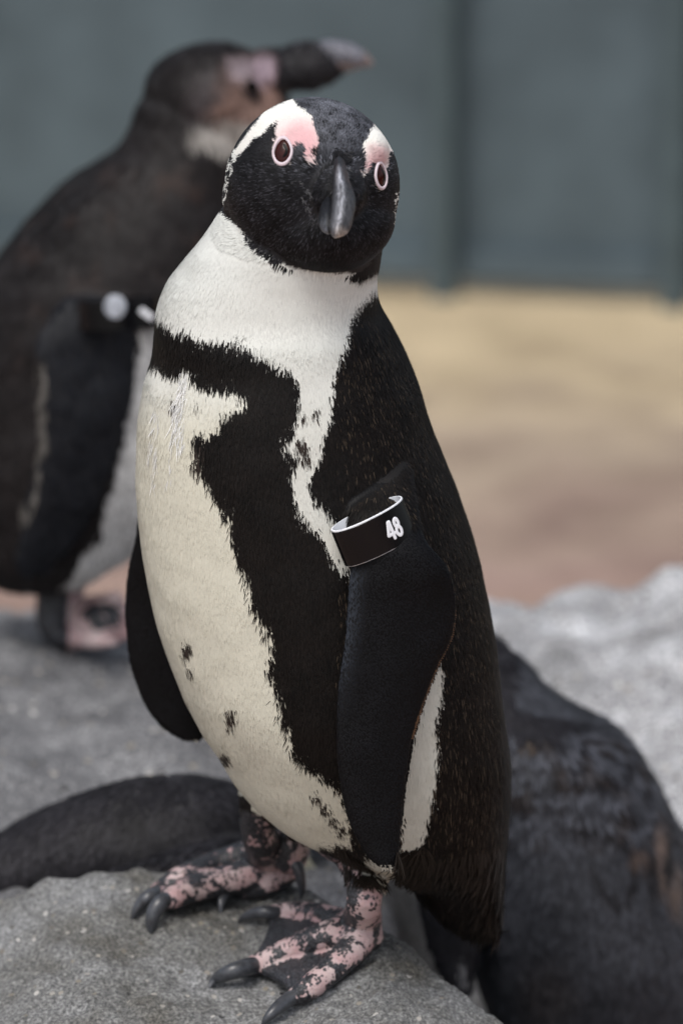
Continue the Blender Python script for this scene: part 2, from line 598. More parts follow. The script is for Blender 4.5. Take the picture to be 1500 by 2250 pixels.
def front_rock(X, Y):
    z = rock_z(X, Y)
    z -= 1.2 * np.maximum(-0.30 - X, 0) ** 1.2
    return z
def front_disp(P):
    d = rock_disp(P)
    return d
rk = heightfield('boulder', front_rock, -0.42, 0.30, -0.34, 0.42, 460, 460, -0.24, M_rock, front_disp)
tag(link('boulder', rk, None, [M_rock]), 'grey grainy rock in sharp focus under the standing penguin at the bottom of the picture', 'rock')
BV_ROCK = BVHTree.FromPolygons([v.co[:] for v in rk.vertices], [p.vertices[:] for p in rk.polygons])
def ground(px, py, lift=0.0):
    """point `lift` above the front rock seen at this pixel"""
    d = ray(px, py).normalized()
    h = BV_ROCK.ray_cast(CAMPOS - Vector((0, 0, lift)), d)
    if h[0] is None:
        return at(px, py, 0.05)
    return h[0] + Vector((0, 0, lift))

def z_at(py, Y): return at(750, py, Y).z
def left_boulder(X, Y):
    k = [(2080, .18), (1960, .26), (1840, .36), (1700, .48), (1550, .61), (1450, .72), (1392, .82), (1350, .92)]
    top = np.interp(Y, [.10] + [q[1] for q in k] + [1.0, 1.1, 1.25], [-.26] + [z_at(*q) for q in k] + [-.05, -.14, -.3])
    return top - 0.9 * np.maximum(X - 0.02, 0) ** 1.15 - 1.6 * np.maximum(X - 0.04, 0) - .12 * smooth(.0, .09, X) * smooth(.62, .40, Y) - 0.7 * np.maximum(-0.62 - X, 0) ** 1.1
def mid_disp(P):
    return 0.018 * vnoise(P, 6, 9, 3) + 0.008 * vnoise(P, 30, 4, 3)
lb = heightfield('boulder', left_boulder, -0.80, 0.28, 0.12, 1.22, 170, 180, -0.26, M_rock_l, mid_disp)
tag(link('boulder', lb, None, [M_rock_l]), 'dull grey blurred rock under the penguin standing behind at the left', 'rock')
def right_boulder(X, Y):
    cr = np.interp(X, [-.1, .0, .11, .17, .22, .27, .34, .6], [-.14, -.05, .000, -.002, .004, .010, .014, .0])
    prof = np.interp(Y, [0.40, 0.50, 0.60, 0.72, 0.86, 0.94, 1.05, 1.2], [-.20, -.135, -.085, -.035, 0, -.005, -.08, -.3])
    return cr + prof - 0.7 * np.maximum(X - 0.6, 0)
rb = heightfield('boulder', right_boulder, -0.22, 0.85, 0.38, 1.22, 170, 150, -0.26, M_rock_r, lambda P: 0.022 * vnoise(P, 9, 21, 3) + 0.006 * vnoise(P, 36, 4, 3))
tag(link('boulder', rb, None, [M_rock_r]), 'pale blotched blurred rock rising behind the hunched penguin at the right', 'rock')

# ================================================================= main penguin
K = 2.143
def c2(cx, cy): return 260 + cx / K, 1750 + cy / K          # foot close-up
def c1(cx, cy): return 460 + cx / 3.261, 190 + cy / 3.261    # head close-up
soup = Soup()
BODY = [  # py, L, R, Yc, hy
    (410, 540, 830, .038, .036), (440, 508, 836, .038, .048), (470, 484, 838, .040, .056), (520, 448, 838, .044, .062), (570, 408, 833, .048, .066), (620, 372, 826, .052, .070), (670, 350, 832, .056, .076),
    (720, 343, 858, .058, .083), (780, 337, 888, .060, .088), (850, 318, 918, .060, .092), (950, 303, 950, .060, .096),
    (1080, 301, 1003, .060, .099), (1200, 311, 1044, .060, .101), (1300, 328, 1069, .060, .102), (1400, 354, 1089, .060, .102),
    (1500, 390, 1101, .060, .101), (1580, 430, 1112, .062, .099), (1650, 475, 1121, .064, .094), (1715, 515, 1124, .066, .087),
    (1775, 572, 1121, .068, .079), (1822, 640, 1118, .070, .070), (1858, 725, 1115, .073, .060), (1888, 805, 1113, .076, .049), (1920, 880, 1111, .08, .038),
    (1960, 910, 1109, .084, .028), (2000, 948, 1107, .087, .020), (2030, 985, 1103, .09, .014), (2048, 1015, 1100, .09, .008)]
soup.add(loft(BODY, n=64, steps=150, e=2.15))
m0 = mpp(0)
HC = at(686, 408, .020)
soup.add(ball(HC, 188 * m0, .056, 186 * m0 / CP))
soup.add(ball(at(712, 478, .012), 152 * m0, .050, 118 * m0))
soup.add(ball(at(600, 430, .030), 108 * m0, .045, 100 * m0))
soup.add(ball(at(742, 420, -.022), 62 * m0, .026, 62 * m0))       # feathered base of the bill
soup.add(ball(at(655, 300, -.002), 52 * m0, .018, 42 * m0))        # brow ridges
soup.add(ball(at(815, 330, .004), 36 * m0, .020, 44 * m0))
# near flipper (py, L, R, Yl, Yr, th)
FL = [(960, 790, 890, .012, .014, .010), (1020, 776, 900, -.002, .001, .013), (1070, 762, 908, -.018, -.012, .0125), (1120, 762, 914, -.034, -.028, .0105), (1190, 768, 938, -.048, -.044, .0085),
      (1250, 770, 985, -.054, -.044, .0075), (1320, 764, 1002, -.058, -.041, .0070), (1400, 758, 992, -.062, -.042, .0068), (1460, 750, 962, -.064, -.046, .0065), (1540, 741, 930, -.066, -.051, .0062),
      (1620, 738, 906, -.068, -.055, .006), (1700, 744, 894, -.069, -.058, .0056), (1780, 760, 883, -.069, -.060, .0050), (1840, 783, 878, -.069, -.062, .0045), (1880, 806, 875, -.069, -.064, .004),
      (1902, 832, 866, -.068, -.066, .003)]
soup.add(blade(FL, steps=90))
FF = [(780, 345, 480, .09, .12, .008), (900, 312, 460, .115, .14, .008), (1000, 306, 450, .13, .15, .0075), (1100, 305, 450, .14, .155, .007), (1180, 297, 450, .145, .155, .007), (1250, 281, 450, .148, .155, .0065),
      (1320, 275, 455, .15, .155, .006), (1400, 277, 460, .15, .155, .006), (1480, 290, 465, .15, .155, .0055), (1550, 318, 462, .15, .155, .005), (1600, 360, 455, .15, .154, .0045),
      (1626, 402, 444, .15, .152, .003)]
soup.add(blade(FF, steps=70))
# near leg and foot
def gp(cx, cy, lift): return ground(*c2(cx, cy), lift)
heel = gp(1150, 640, .014)
soup.add(tube([at(*c2(1170, 300), .045), at(*c2(1165, 400), .034), at(*c2(1155, 500), .022), heel + Vector((0, .004, .006)), heel + Vector((.004, .0, -.004))], [.022, .0140, .0115, .0130, .0100], steps=20))
soup.add(tube([at(*c2(1150, 180), .05), at(*c2(1180, 290), .045), at(*c2(1180, 370), .038)], [.034, .022, .0135], steps=12))   # feathered thigh
TOES_N = [
    [(1090, 600, .012, .0105), (980, 560, .010, .0080), (880, 545, .009, .0078), (790, 545, .0085, .0072), (715, 550, .007, .0058)],
    [(1100, 620, .015, .0125), (980, 660, .014, .0110), (860, 705, .0125, .0105), (750, 755, .011, .0098), (650, 795, .009, .0080), (600, 812, .0075, .0062)],
    [(1140, 650, .014, .0135), (1090, 730, .013, .0110), (1000, 820, .011, .0094), (900, 900, .0095, .0086), (830, 945, .008, .0066)]]
TOES_F = [
    [(700, 250, .022, .014), (570, 285, .020, .0110), (430, 330, .016, .0100), (300, 385, .013, .0095), (215, 435, .010, .0080), (165, 470, .008, .0060)],
    [(750, 340, .018, .013), (620, 370, .020, .0120), (480, 405, .016, .0115), (350, 440, .013, .0112), (250, 480, .011, .0088), (220, 492, .010, .0070)],
    [(790, 330, .016, .013), (720, 395, .013, .0105), (630, 425, .011, .0095), (560, 440, .009, .0068)]]
def slab(pts, th):
    """webbing: a thick polygon draped through points"""
    c = sum(pts, Vector()) / len(pts)
    up = [p + Vector((0, 0, th)) for p in pts]; dn = [p - Vector((0, 0, th)) for p in pts]
    n = len(pts)
    V = [tuple(p) for p in up + dn] + [tuple(c + Vector((0, 0, th)))] + [tuple(c - Vector((0, 0, th)))]
    Q = [(k, (k + 1) % n, n + (k + 1) % n, n + k) for k in range(n)]
    T = [((k + 1) % n, k, 2 * n) for k in range(n)] + [(n + k, n + (k + 1) % n, 2 * n + 1) for k in range(n)]
    return V, Q, T
def web(A, B, inset, th=.0022):
    """web between toes A and B, its front edge scalloped"""
    n = 7
    def pts(T, a, b):
        L = interp([tuple(gp(t[0], t[1], t[2] * 0.85)) for t in T], 40)
        return [Vector(L[int(a + (b - a) * k / (n - 1))]) for k in range(n)]
    a, b = pts(A, 4, 38), pts(B, 4, 38)
    rs = []
    for k in range(n):
        pa, pb = a[k], b[k]
        row = []
        for j in range(7):
            f = j / 6
            back = 1 - inset * 4 * f * (1 - f) * (k / (n - 1)) ** 2
            q = a[0].lerp(b[0], f).lerp(pa.lerp(pb, f), back)
            row.append(q)
        rs.append(row)
    V = [tuple(p + Vector((0, 0, th))) for r in rs for p in r] + [tuple(p - Vector((0, 0, th))) for r in rs for p in r]
    N = n * 7
    Q = []
    for k in range(n - 1):
        for j in range(6):
            q = (k * 7 + j, k * 7 + j + 1, (k + 1) * 7 + j + 1, (k + 1) * 7 + j)
            Q.append(q); Q.append(tuple(N + x for x in reversed(q)))
    edge = [k * 7 for k in range(n)] + [(n - 1) * 7 + j for j in range(1, 7)] + [k * 7 + 6 for k in range(n - 2, -1, -1)] + [j for j in range(5, 0, -1)]
    for e in range(len(edge)):
        p, q = edge[e], edge[(e + 1) % len(edge)]
        Q.append((p, q, N + q, N + p))
    return V, Q, []
for TOES in (TOES_N, TOES_F):
    for T in TOES:
        soup.add(tube([gp(t[0], t[1], t[2]) for t in T], [t[3] for t in T], steps=30, flat=0.92))
soup.add(web(TOES_N[0], TOES_N[1], .07)); soup.add(web(TOES_N[1], TOES_N[2], .06))
soup.add(web(TOES_F[0], TOES_F[1], .12, .004)); soup.add(web(TOES_F[1], TOES_F[2], .15, .004))
fh = gp(760, 330, .018)
soup.add(tube([at(*c2(690, 0), .100), at(*c2(655, 110), .108), at(*c2(670, 200), .118), gp(720, 290, .024), fh], [.018, .0125, .0125, .0140, .0115], steps=20))
soup.add(ball(at(*c2(810, 240), .135), .013, .016, .019))

body = fuse(soup, 0.00125, 'body')
V = get_V(body)
px, py = proj(V)
BELLY = [(200, 1500), (430, 1640), (520, 1752), (580, 1800), (640, 1842), (700, 1872), (760, 1896), (800, 1922), (850, 1942), (866, 1985), (880, 2300)]
_bx, _by = np.array(BELLY).T
def footmask(P, px, py):
    return (py > np.interp(px, _bx, _by)) & (px < 868) & (py > 1780) & ~((px < 560) & (P[:, 1] > .14) & (py < 1700)) & ~((px > 838) & (py < 1980) & (P[:, 1] > .05))
fm = footmask(V, px, py)
toe_soft = np.where(fm, 0.25, 1.0)
relax(body, toe_soft, 14)
relax(body, ((py > 420) & (py < 640) | (py > 900) & (py < 1120) & (px > 700)).astype(float), 40)
V = get_V(body)
# soft unevenness of the plumage
N = get_N(body)
nz = vnoise(V, 26, 3, 2)
amp = np.where(fm, 0, .0006)
# toe wrinkles
V += N * (nz * amp)[:, None]
set_V(body, V)
N = get_N(body)
px, py = proj(V)

def pix_noise(P, s=1.0, seed=0):
    a = vnoise(P, 170, seed, 2); b = vnoise(P, 170, seed + 5, 2)
    c = vnoise(P, 45, seed + 8, 1); d = vnoise(P, 45, seed + 9, 1)
    q1, q2 = rng.normal(0, 3.0, len(P)), rng.normal(0, 3.5, len(P))
    return (a * 3 + c * 5) * s + q1, (b * 6 + d * 7) * s + q2

CHEST = [(440, 440), (485, 462), (500, 476), (530, 500), (556, 542), (604, 572), (650, 590), (700, 598), (770, 602), (796, 605), (832, 584), (880, 560), (880, 640), (829, 640), (822, 655), (800, 674), (772, 715),
         (764, 745), (745, 795), (730, 840), (724, 890), (712, 955), (702, 1005), (674, 1055), (690, 1090), (722, 1120), (742, 1160), (760, 1200), (766, 1258), (742, 1250), (716, 1205), (702, 1168),
         (656, 1132), (641, 1085), (636, 1045), (655, 995), (612, 978), (640, 950), (648, 915), (655, 870), (652, 832), (636, 806), (606, 796), (560, 770), (530, 748), (480, 744), (430, 735),
         (384, 722), (350, 694), (300, 640), (300, 520)]
BELLYW = [(250, 800), (335, 800), (346, 798), (362, 812), (386, 822), (404, 806), (416, 806), (424, 832), (452, 846), (500, 846), (534, 862), (545, 880), (520, 892), (482, 912), (484, 940),
          (420, 950), (418, 962), (438, 985), (445, 1040), (462, 1070), (482, 1112), (510, 1128), (512, 1180), (522, 1235), (548, 1270), (556, 1330), (586, 1368), (604, 1420), (584, 1465), (600, 1500), (618, 1540), (612, 1580), (640, 1598),
          (640, 1650), (668, 1678), (700, 1700), (748, 1728), (762, 1800), (772, 1852), (735, 1868), (700, 1862), (690, 1890), (560, 1850), (200, 1700)]
STRIPE = [(958, 1440), (974, 1470), (972, 1530), (956, 1585), (964, 1640), (954, 1720), (946, 1790), (922, 1850), (892, 1905), (862, 1958), (830, 1948), (798, 1922), (792, 1880), (872, 1892), (884, 1800), (884, 1720), (896, 1660), (914, 1600), (926, 1540), (944, 1470)]
BROW_L = [c1(*p) for p in [(600, 90), (640, 150), (700, 185), (745, 235), (755, 300), (785, 380), (792, 470), (772, 562), (728, 572), (708, 520), (714, 470), (690, 432), (640, 410), (612, 450), (600, 545), (540, 575), (470, 545), (450, 470), (468, 390), (488, 350), (478, 330),
        (505, 245), (440, 290), (400, 345), (310, 398), (240, 490), (215, 505), (180, 480), (400, 180)]]
BROW_R = [c1(*p) for p in [(1185, 270), (1240, 280), (1330, 400), (1310, 470), (1282, 480), (1262, 545), (1255, 640), (1232, 725), (1192, 742), (1166, 690), (1182, 600), (1176, 555), (1130, 545), (1112, 610), (1092, 655), (1078, 620), (1100, 560), (1088, 480), (1098, 412), (1130, 390), (1148, 322)]]
WH = np.array((.71, .725, .685)); IV = np.array((.655, .64, .535)); BK = np.array((.0050, .0038, .0032)); PK = np.array((.76, .44, .46)); SKY_SHEEN = np.array((.085, .089, .104))
def tint_main(P, px, py, jit=1.0, avg=3):
    """feather colour; averaging a few scattered look-ups softens the borders like overlapping vanes"""
    bx, by = pix_noise(P, jit)
    pn = vnoise(P, 300, 17, 2)
    n = len(P)
    return sum(tint_once(P, px, py, bx + rng.normal(0, 2.6, n), by + rng.normal(0, 6.5, n), pn) for k in range(avg)) / avg
def tint_once(P, px, py, jx, jy, pn):
    hx, hy = px + jx * .3, py + jy * .25
    qx, qy = px + jx, py + jy
    C = np.tile(BK, (len(P), 1))
    head = (py < 620) & (np.linalg.norm(P - np.array(HC), axis=1) < .085)
    # blue-black head; grey sky sheen put into the crown colour
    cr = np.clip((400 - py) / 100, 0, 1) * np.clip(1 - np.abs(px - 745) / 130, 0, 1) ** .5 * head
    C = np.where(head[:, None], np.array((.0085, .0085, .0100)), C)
    C = C * (1 - cr[:, None]) + SKY_SHEEN * cr[:, None]
    ch = np.where(head, inpoly(hx, hy, CHEST), inpoly(qx, qy, CHEST))
    warm = np.clip((qy - 600) / 500, 0, 1)[:, None]
    C = np.where(ch[:, None], WH * (1 - warm * .3) + IV * warm * .3, C)
    be = inpoly(qx, qy, BELLYW)
    wb = np.clip((qy - 780) / 160, 0, 1)[:, None]
    C = np.where(be[:, None], WH * (1 - wb) + IV * wb, C)
    st = inpoly(qx, qy, STRIPE)
    C = np.where(st[:, None], WH * .45 + IV * .5, C)
    br = (inpoly(hx, hy, BROW_L) | inpoly(hx, hy, BROW_R)) & head
    C = np.where(br[:, None], np.array((.80, .79, .74)), C)
    for (ax, ay, r) in [(*c1(610, 400), 52), (*c1(745, 480), 34), (*c1(700, 370), 40), (*c1(1190, 520), 32), (*c1(1130, 580), 18)]:
        d = np.hypot(px - ax, (py - ay))
        w = np.clip(1.25 - d / r, 0, 1)[:, None] * br[:, None] * .8
        C = C * (1 - w) + PK * w
    d = np.hypot(hx - c1(770, 490)[0], hy - c1(770, 490)[1])
    C = np.where(((d < 9) & head)[:, None], BK * 3, C)
    # patchy white nape edge on both sides of the head
    nape = head & (pn > .12) & (((px < 540) & (py > 325) & (py < 470) & (px < 500 + (430 - py) * .30)) | ((px > 862) & (py > 420) & (py < 490)))
    C = np.where(nape[:, None], WH, C)
    # dark spots on the belly
    for (sx, sy, a, b) in [(408, 1422, 8, 16), (500, 1574, 10, 19), (488, 1668, 8, 19), (432, 1022, 11, 13), (436, 985, 9, 16), (380, 880, 5, 14), (432, 884, 4, 8), (414, 1466, 4, 9),
                           (692, 1752, 9, 9), (712, 1772, 10, 12), (728, 1800, 8, 12), (745, 1822, 9, 10), (690, 900, 9, 10), (664, 908, 7, 8), (660, 972, 14, 12), (672, 996, 10, 12)]:
        k = ((qx - sx) / a) ** 2 + ((qy - sy) / b) ** 2 < 1
        C = np.where(k[:, None], BK * 6, C)
    # dusky vent
    k = inpoly(qx, qy, [(722, 1878), (760, 1850), (782, 1880), (796, 1915), (775, 1925), (740, 1900)])
    C = np.where(k[:, None], BK * 3, C)
    k = (P[:, 1] > .085) & (py > 1742) & (px > 500) & (px < 668)
    C = np.where(k[:, None], BK * 2, C)
    return C
tint = tint_main(V, px, py, 1.0, 5)
fm = footmask(V, px, py)
bias = np.full(len(V), .035)
# black webbing, soles and shins
for f_, TOES in enumerate((TOES_N, TOES_F)):
    pass
gz = rock_z(V[:, 0], V[:, 1])
low = V[:, 2] - gz
toe_pts = np.vstack([interp([(*gp(t[0], t[1], t[2]), t[3]) for t in T], 40) for T in TOES_N + TOES_F])
idx = np.where(fm)[0]
D = np.full(len(idx), 9.0)
for tp in toe_pts:
    D = np.minimum(D, np.linalg.norm(V[idx] - tp[:3], axis=1) - tp[3])
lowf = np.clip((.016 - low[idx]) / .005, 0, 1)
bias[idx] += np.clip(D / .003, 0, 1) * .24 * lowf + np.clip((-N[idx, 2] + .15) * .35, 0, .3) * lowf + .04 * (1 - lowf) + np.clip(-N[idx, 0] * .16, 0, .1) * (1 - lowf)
tip = (px < c2(735, 0)[0]) & (py > c2(0, 520)[1])
shin_far = fm & (py < 1905) & (px < 632)
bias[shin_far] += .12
fan = fm & (px < c2(560, 0)[0]) & (py < c2(0, 520)[1]) & (py > c2(0, 380)[1]) 
C = tint.copy()
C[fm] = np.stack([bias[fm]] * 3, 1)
FLP = [(r[1] - 3, r[0]) for r in FL[1:]] + [(r[2] + 3, r[0]) for r in FL[::-1][:-1]]
flp = inpoly(px, py, FLP) & (V[:, 1] < -.018) & (py > 1060)
FFP = [(r[1] - 4, r[0]) for r in FF] + [(r[2] + 4, r[0]) for r in FF[::-1]]
flf = inpoly(px, py, FFP) & (V[:, 1] > .128) & (px < 448)
fl = flp | flf
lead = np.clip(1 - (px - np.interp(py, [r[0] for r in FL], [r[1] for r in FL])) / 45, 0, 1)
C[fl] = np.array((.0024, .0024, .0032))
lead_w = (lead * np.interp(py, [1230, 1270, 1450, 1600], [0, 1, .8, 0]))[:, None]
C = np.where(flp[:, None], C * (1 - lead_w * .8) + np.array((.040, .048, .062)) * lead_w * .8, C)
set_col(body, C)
penguin = empty('penguin', (0.0, 0.05, 0.01))
tag(penguin, 'black and white penguin in focus on the front rock, facing the camera, flipper band 48', 'penguin', 'penguins around the rocks')
bo = link('body', body, penguin, [M_down, M_foot, M_flip])
nf = len(body.polygons)
first = np.empty(nf, np.int32); body.polygons.foreach_get('loop_start', first)
lv = np.empty(len(body.loops), np.int32); body.loops.foreach_get('vertex_index', lv)
fv = lv[first]
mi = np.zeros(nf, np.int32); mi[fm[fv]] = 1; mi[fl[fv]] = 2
body.polygons.foreach_set('material_index', mi)

BV = BVHTree.FromPolygons([tuple(v) for v in V], [p.vertices[:] for p in body.polygons])
def hit(px_, py_):
    h = BV.ray_cast(CAMPOS, ray(px_, py_).normalized())
    return h[0], h[1]

# ---------------------------------------------------------------- feathers
def scatter(me, n, reject=None):
    me.calc_loop_triangles()
    T = np.empty(len(me.loop_triangles) * 3, np.int32)
    me.loop_triangles.foreach_get('vertices', T)
    T = T.reshape(-1, 3)
    V, N = get_V(me), get_N(me)
    a, b, c = V[T[:, 0]], V[T[:, 1]], V[T[:, 2]]
    ar = np.linalg.norm(np.cross(b - a, c - a), axis=1)
    if reject is not None:
        ar = ar * reject(V, N)[T[:, 0]]
    cdf = np.cumsum(ar); cdf /= cdf[-1]
    k = np.minimum(np.searchsorted(cdf, rng.random(n)), len(T) - 1)
    u, v = rng.random(n), rng.random(n)
    s = u + v > 1
    u[s], v[s] = 1 - u[s], 1 - v[s]
    w = 1 - u - v
    P = a[k] * w[:, None] + b[k] * u[:, None] + c[k] * v[:, None]
    Nn = N[T[k, 0]] * w[:, None] + N[T[k, 1]] * u[:, None] + N[T[k, 2]] * v[:, None]
    Nn /= np.linalg.norm(Nn, axis=1)[:, None] + 1e-9
    return P, Nn

def feathers(P, Nn, flow, length, width, lift, C, jitter=.2, tipgain=None, sink=.0003):
    """little tapering vanes lying along the flow; 5 verts / 2 quads-ish each"""
    n = len(P)
    t = flow - (flow * Nn).sum(1)[:, None] * Nn
    t /= np.linalg.norm(t, axis=1)[:, None] + 1e-9
    s = np.cross(Nn, t)
    a = rng.normal(0, jitter, n)[:, None]
    t = t * np.cos(a) + s * np.sin(a)
    s = np.cross(Nn, t)
    lf = (lift * (0.6 + .8 * rng.random(n)))[:, None]
    L = length[:, None]; W = width[:, None] / 2
    p0 = P - Nn * sink
    p1 = P + t * L * .5 + Nn * (L * .5 * np.sin(lf))
    p2 = P + t * L * .85 + Nn * (L * .85 * np.sin(lf) * .9)
    tip = P + t * L + Nn * (L * np.sin(lf) * .82)
    Vv = np.stack([p0 - s * W * .7, p0 + s * W * .7, p1 - s * W, p1 + s * W, p2 - s * W * .5, p2 + s * W * .5, tip], 1).reshape(-1, 3)
    b = np.arange(n)[:, None] * 7
    Q = np.concatenate([b + np.array([[0, 1, 3, 2]]), b + np.array([[2, 3, 5, 4]])])
    T = b + np.array([[4, 5, 6]])
    Cc = np.repeat(C, 7, axis=0).reshape(n, 7, 3)
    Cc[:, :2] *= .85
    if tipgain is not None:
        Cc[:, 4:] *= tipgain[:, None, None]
    return Vv, Q, T, Cc.reshape(-1, 3)
def build_feathers(name, parts, parent, label=None):
    Vs, Qs, Ts, Cs, o = [], [], [], [], 0
    for v, q, t, c in parts:
        Vs.append(v); Qs.append(q + o); Ts.append(t + o); Cs.append(c); o += len(v)
    me = mesh_from_arrays(name, np.vstack(Vs), [np.vstack(Qs), np.vstack(Ts)])
    set_col(me, np.vstack(Cs))
    ob = link(name, me, parent, [M_feather])
    ob['kind'] = 'stuff'
    return ob

EYE_PX = [(622, 333, 24, 35), (833, 386, 14, 33)]
def dens(V, N):
    px, py = proj(V)
    d = np.ones(len(V))
    d *= np.where(N[:, 1] * CP - N[:, 2] * SP > .25, .3, 1)      # the side nobody faces is thinner
    d[footmask(V, px, py)] = 0
    for ex, ey, a, b in EYE_PX:
        d[((px - ex) / a) ** 2 + ((py - ey) / b) ** 2 < 1] = 0
    d[(np.linalg.norm(V - np.array(HC), axis=1) < .08) & (d > 0)] *= 2.2
    return d
P, Nn = scatter(body, 300000, dens)
px, py = proj(P)
hd = np.linalg.norm(P - np.array(HC), axis=1)
hw = np.clip((.078 - hd) / .018, 0, 1)[:, None] * np.clip((600 - py) / 60, 0, 1)[:, None]
bb = np.array(at(745, 385, -.06))
flow = np.tile(np.array((.0, .0, -1.0)), (len(P), 1))
flow[:, 0] += np.interp(px, [300, 600, 1100], [.05, .0, -.02]) + np.interp(py, [480, 700, 900, 1900], [-.2, -.1, .1, .12])
flow = flow * (1 - hw) + (P - bb) / np.linalg.norm(P - bb, axis=1)[:, None] * hw
C = tint_main(P, px, py, .8, 2)
onfl = (inpoly(px, py, FLP) & (P[:, 1] < -.018) & (py > 1150)) | (inpoly(px, py, FFP) & (P[:, 1] > .128) & (px < 448))
C[onfl] = np.array((.0024, .0024, .0032))
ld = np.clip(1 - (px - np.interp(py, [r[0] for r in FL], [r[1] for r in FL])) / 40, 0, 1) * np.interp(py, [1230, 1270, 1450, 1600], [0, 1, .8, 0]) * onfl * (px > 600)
lum = C.sum(1) / 3
dark = lum < .1
rv = rng.random(len(P))
big = vnoise(P, 60, 31, 1)
stk = vnoise((P - bb) * np.array((1, 1, 1)) , 150, 7, 1) * (hw[:, 0] > .5)
hdm = hw[:, 0] > .5
C = C * np.where(dark, np.where(hdm, .25 + 1.3 * rv + 3.0 * (rv > .88) * (py > 350), .5 + 1.0 * rv) + .5 * big + .8 * stk, .94 + .08 * rv + .04 * big)[:, None]  # dark head vanes vary strongly: bluish sheen streaks put into the colour
C = np.maximum(C, .001)
# a few worn brownish vanes on the back
brn = dark & ~onfl & (px > 740) & (py > 700) & (rng.random(len(P)) < np.interp(py, [700, 1100, 1700, 1950], [.10, .05, .12, .16]))
C[brn] = np.array((.040, .030, .021)) * (0.6 + .8 * rng.random(brn.sum()))[:, None]
Ln = np.where(hw[:, 0] > .5, .0042, .0068) * (0.75 + .5 * rng.random(len(P)))
Ln = np.where((px > 900) & (py > 1650), Ln * 1.5, Ln)
nearb = np.interp(px, _bx, _by) - py
Ln = np.where((nearb > -20) & (nearb < 45) & (px < 770), Ln * .4, Ln)
crown = (hw[:, 0] > .5) & (py < 330)
Ln = np.where(crown, .0028, Ln)
Wd = np.where(hw[:, 0] > .5, .0006, .0008) * (0.7 + .6 * rng.random(len(P)))
lift = np.where(hw[:, 0] > .5, .14, np.where(dark, .085, .022))
Ln = np.where(onfl, .0024, Ln); lift = np.where(onfl, .08, lift)
keep = rng.random(len(P)) > ld * .95
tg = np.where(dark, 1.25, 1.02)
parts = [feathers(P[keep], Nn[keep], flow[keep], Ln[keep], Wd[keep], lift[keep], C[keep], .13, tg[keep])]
# longer fringe under the head, vent, thighs
def patch(poly, n, length, width, lift, col, dirv, jit=.25, tg=1.1, depth_ok=None):
    pts, nn = [], []
    poly = np.array(poly, float)
    x0, y0 = poly.min(0); x1, y1 = poly.max(0)
    k = 0
    while len(pts) < n and k < n * 20:
        k += 1
        a, b = random.uniform(x0, x1), random.uniform(y0, y1)
        if not inpoly(np.array([a]), np.array([b]), poly)[0]: continue
        p, q = hit(a, b)
        if p is None: continue
        pts.append(p[:]); nn.append(q[:])
    if not pts: return
    pts, nn = np.array(pts), np.array(nn)
    m = len(pts)
    c = np.tile(np.array(col), (m, 1)) * (.75 + .5 * rng.random(m))[:, None]
    parts.append(feathers(pts, nn, np.tile(np.array(dirv, float), (m, 1)), length * (.7 + .6 * rng.random(m)), width * (.7 + .6 * rng.random(m)), np.full(m, lift), c, jit, np.full(m, tg)))
# tail quills
patch([(880, 1880), (1105, 1840), (1104, 1990), (1010, 2010), (930, 1960), (885, 1930)], 900, .020, .0026, .10, (.013, .010, .008), (.02, .02, -1), .12)
patch([(900, 1930), (1108, 1930), (1104, 2046), (990, 2036), (930, 1985)], 800, .016, .0017, .14, (.009, .007, .006), (.02, .01, -1), .10)
patch([(870, 1870), (940, 1850), (960, 1930), (900, 1950)], 420, .016, .0014, .25, (.016, .012, .009), (-.15, .0, -1), .3)
for n_, L_ in ((110, .008), (70, .014), (40, .019)):
    patch([(872, 1905), (935, 1965), (985, 2012), (1100, 2035), (1104, 2052), (985, 2036), (925, 1990), (868, 1930)], n_, L_, .0016, .22, (.010, .008, .006), (.0, .0, -1), .28)
# thigh and vent fringe
patch([(735, 1850), (800, 1900), (850, 1930), (800, 1940), (760, 1905)], 340, .011, .0011, .25, (.016, .012, .009), (.05, 0, -1), .25)
patch([(800, 1912), (862, 1912), (858, 1945), (822, 1938)], 260, .0075, .0008, .10, (.60, .56, .46), (.05, 0, -1), .2)
patch([c1(*p) for p in [(930, 440), (1010, 540), (1060, 700), (1040, 830), (1000, 700), (930, 560), (880, 640), (830, 900), (740, 760), (720, 660), (860, 520)]], 700, .0050, .0006, .12, (.013, .013, .015), (-.05, -.3, -1), .3)
for line in ([(560, 690), (640, 690), (720, 770), (800, 850), (835, 900)], [(640, 750), (700, 880), (738, 975)], [(1010, 850), (1060, 815), (1110, 840)]):
    for (xa, ya), (xb, yb) in zip(line[:-1], line[1:]):
        patch([c1(xa, ya - 8), c1(xb, yb - 8), c1(xb, yb + 8), c1(xa, ya + 8)], 24, .0045, .00035, .10, (.09, .09, .095), ((xb - xa) / 100, -.1, -(yb - ya) / 100), .25)
patch([c1(*p) for p in [(915, 560), (975, 560), (985, 640), (925, 650)]], 90, .0065, .0004, .2, (.22, .22, .23), (.05, -.5, -1), .3)
patch([c1(*p) for p in [(890, 470), (930, 425), (1000, 500), (960, 510)]], 160, .0050, .0006, .45, (.016, .016, .018), (0, -.3, -1), .5)
# white down straggling over the chest
for cx, cy, w, h, n in [(404, 846, 9, 36, 70), (394, 900, 12, 30, 70), (392, 955, 14, 26, 55), (344, 920, 8, 26, 26), (336, 985, 10, 30, 36), (338, 1040, 5, 24, 10), (374, 1030, 5, 30, 8)]:
    patch([(cx - w, cy - h), (cx + w, cy - h), (cx + w, cy + h), (cx - w, cy + h)], int(n * .9), .0085, .00050, .13, (.76, .765, .75), (-.08, 0, -1), .24)
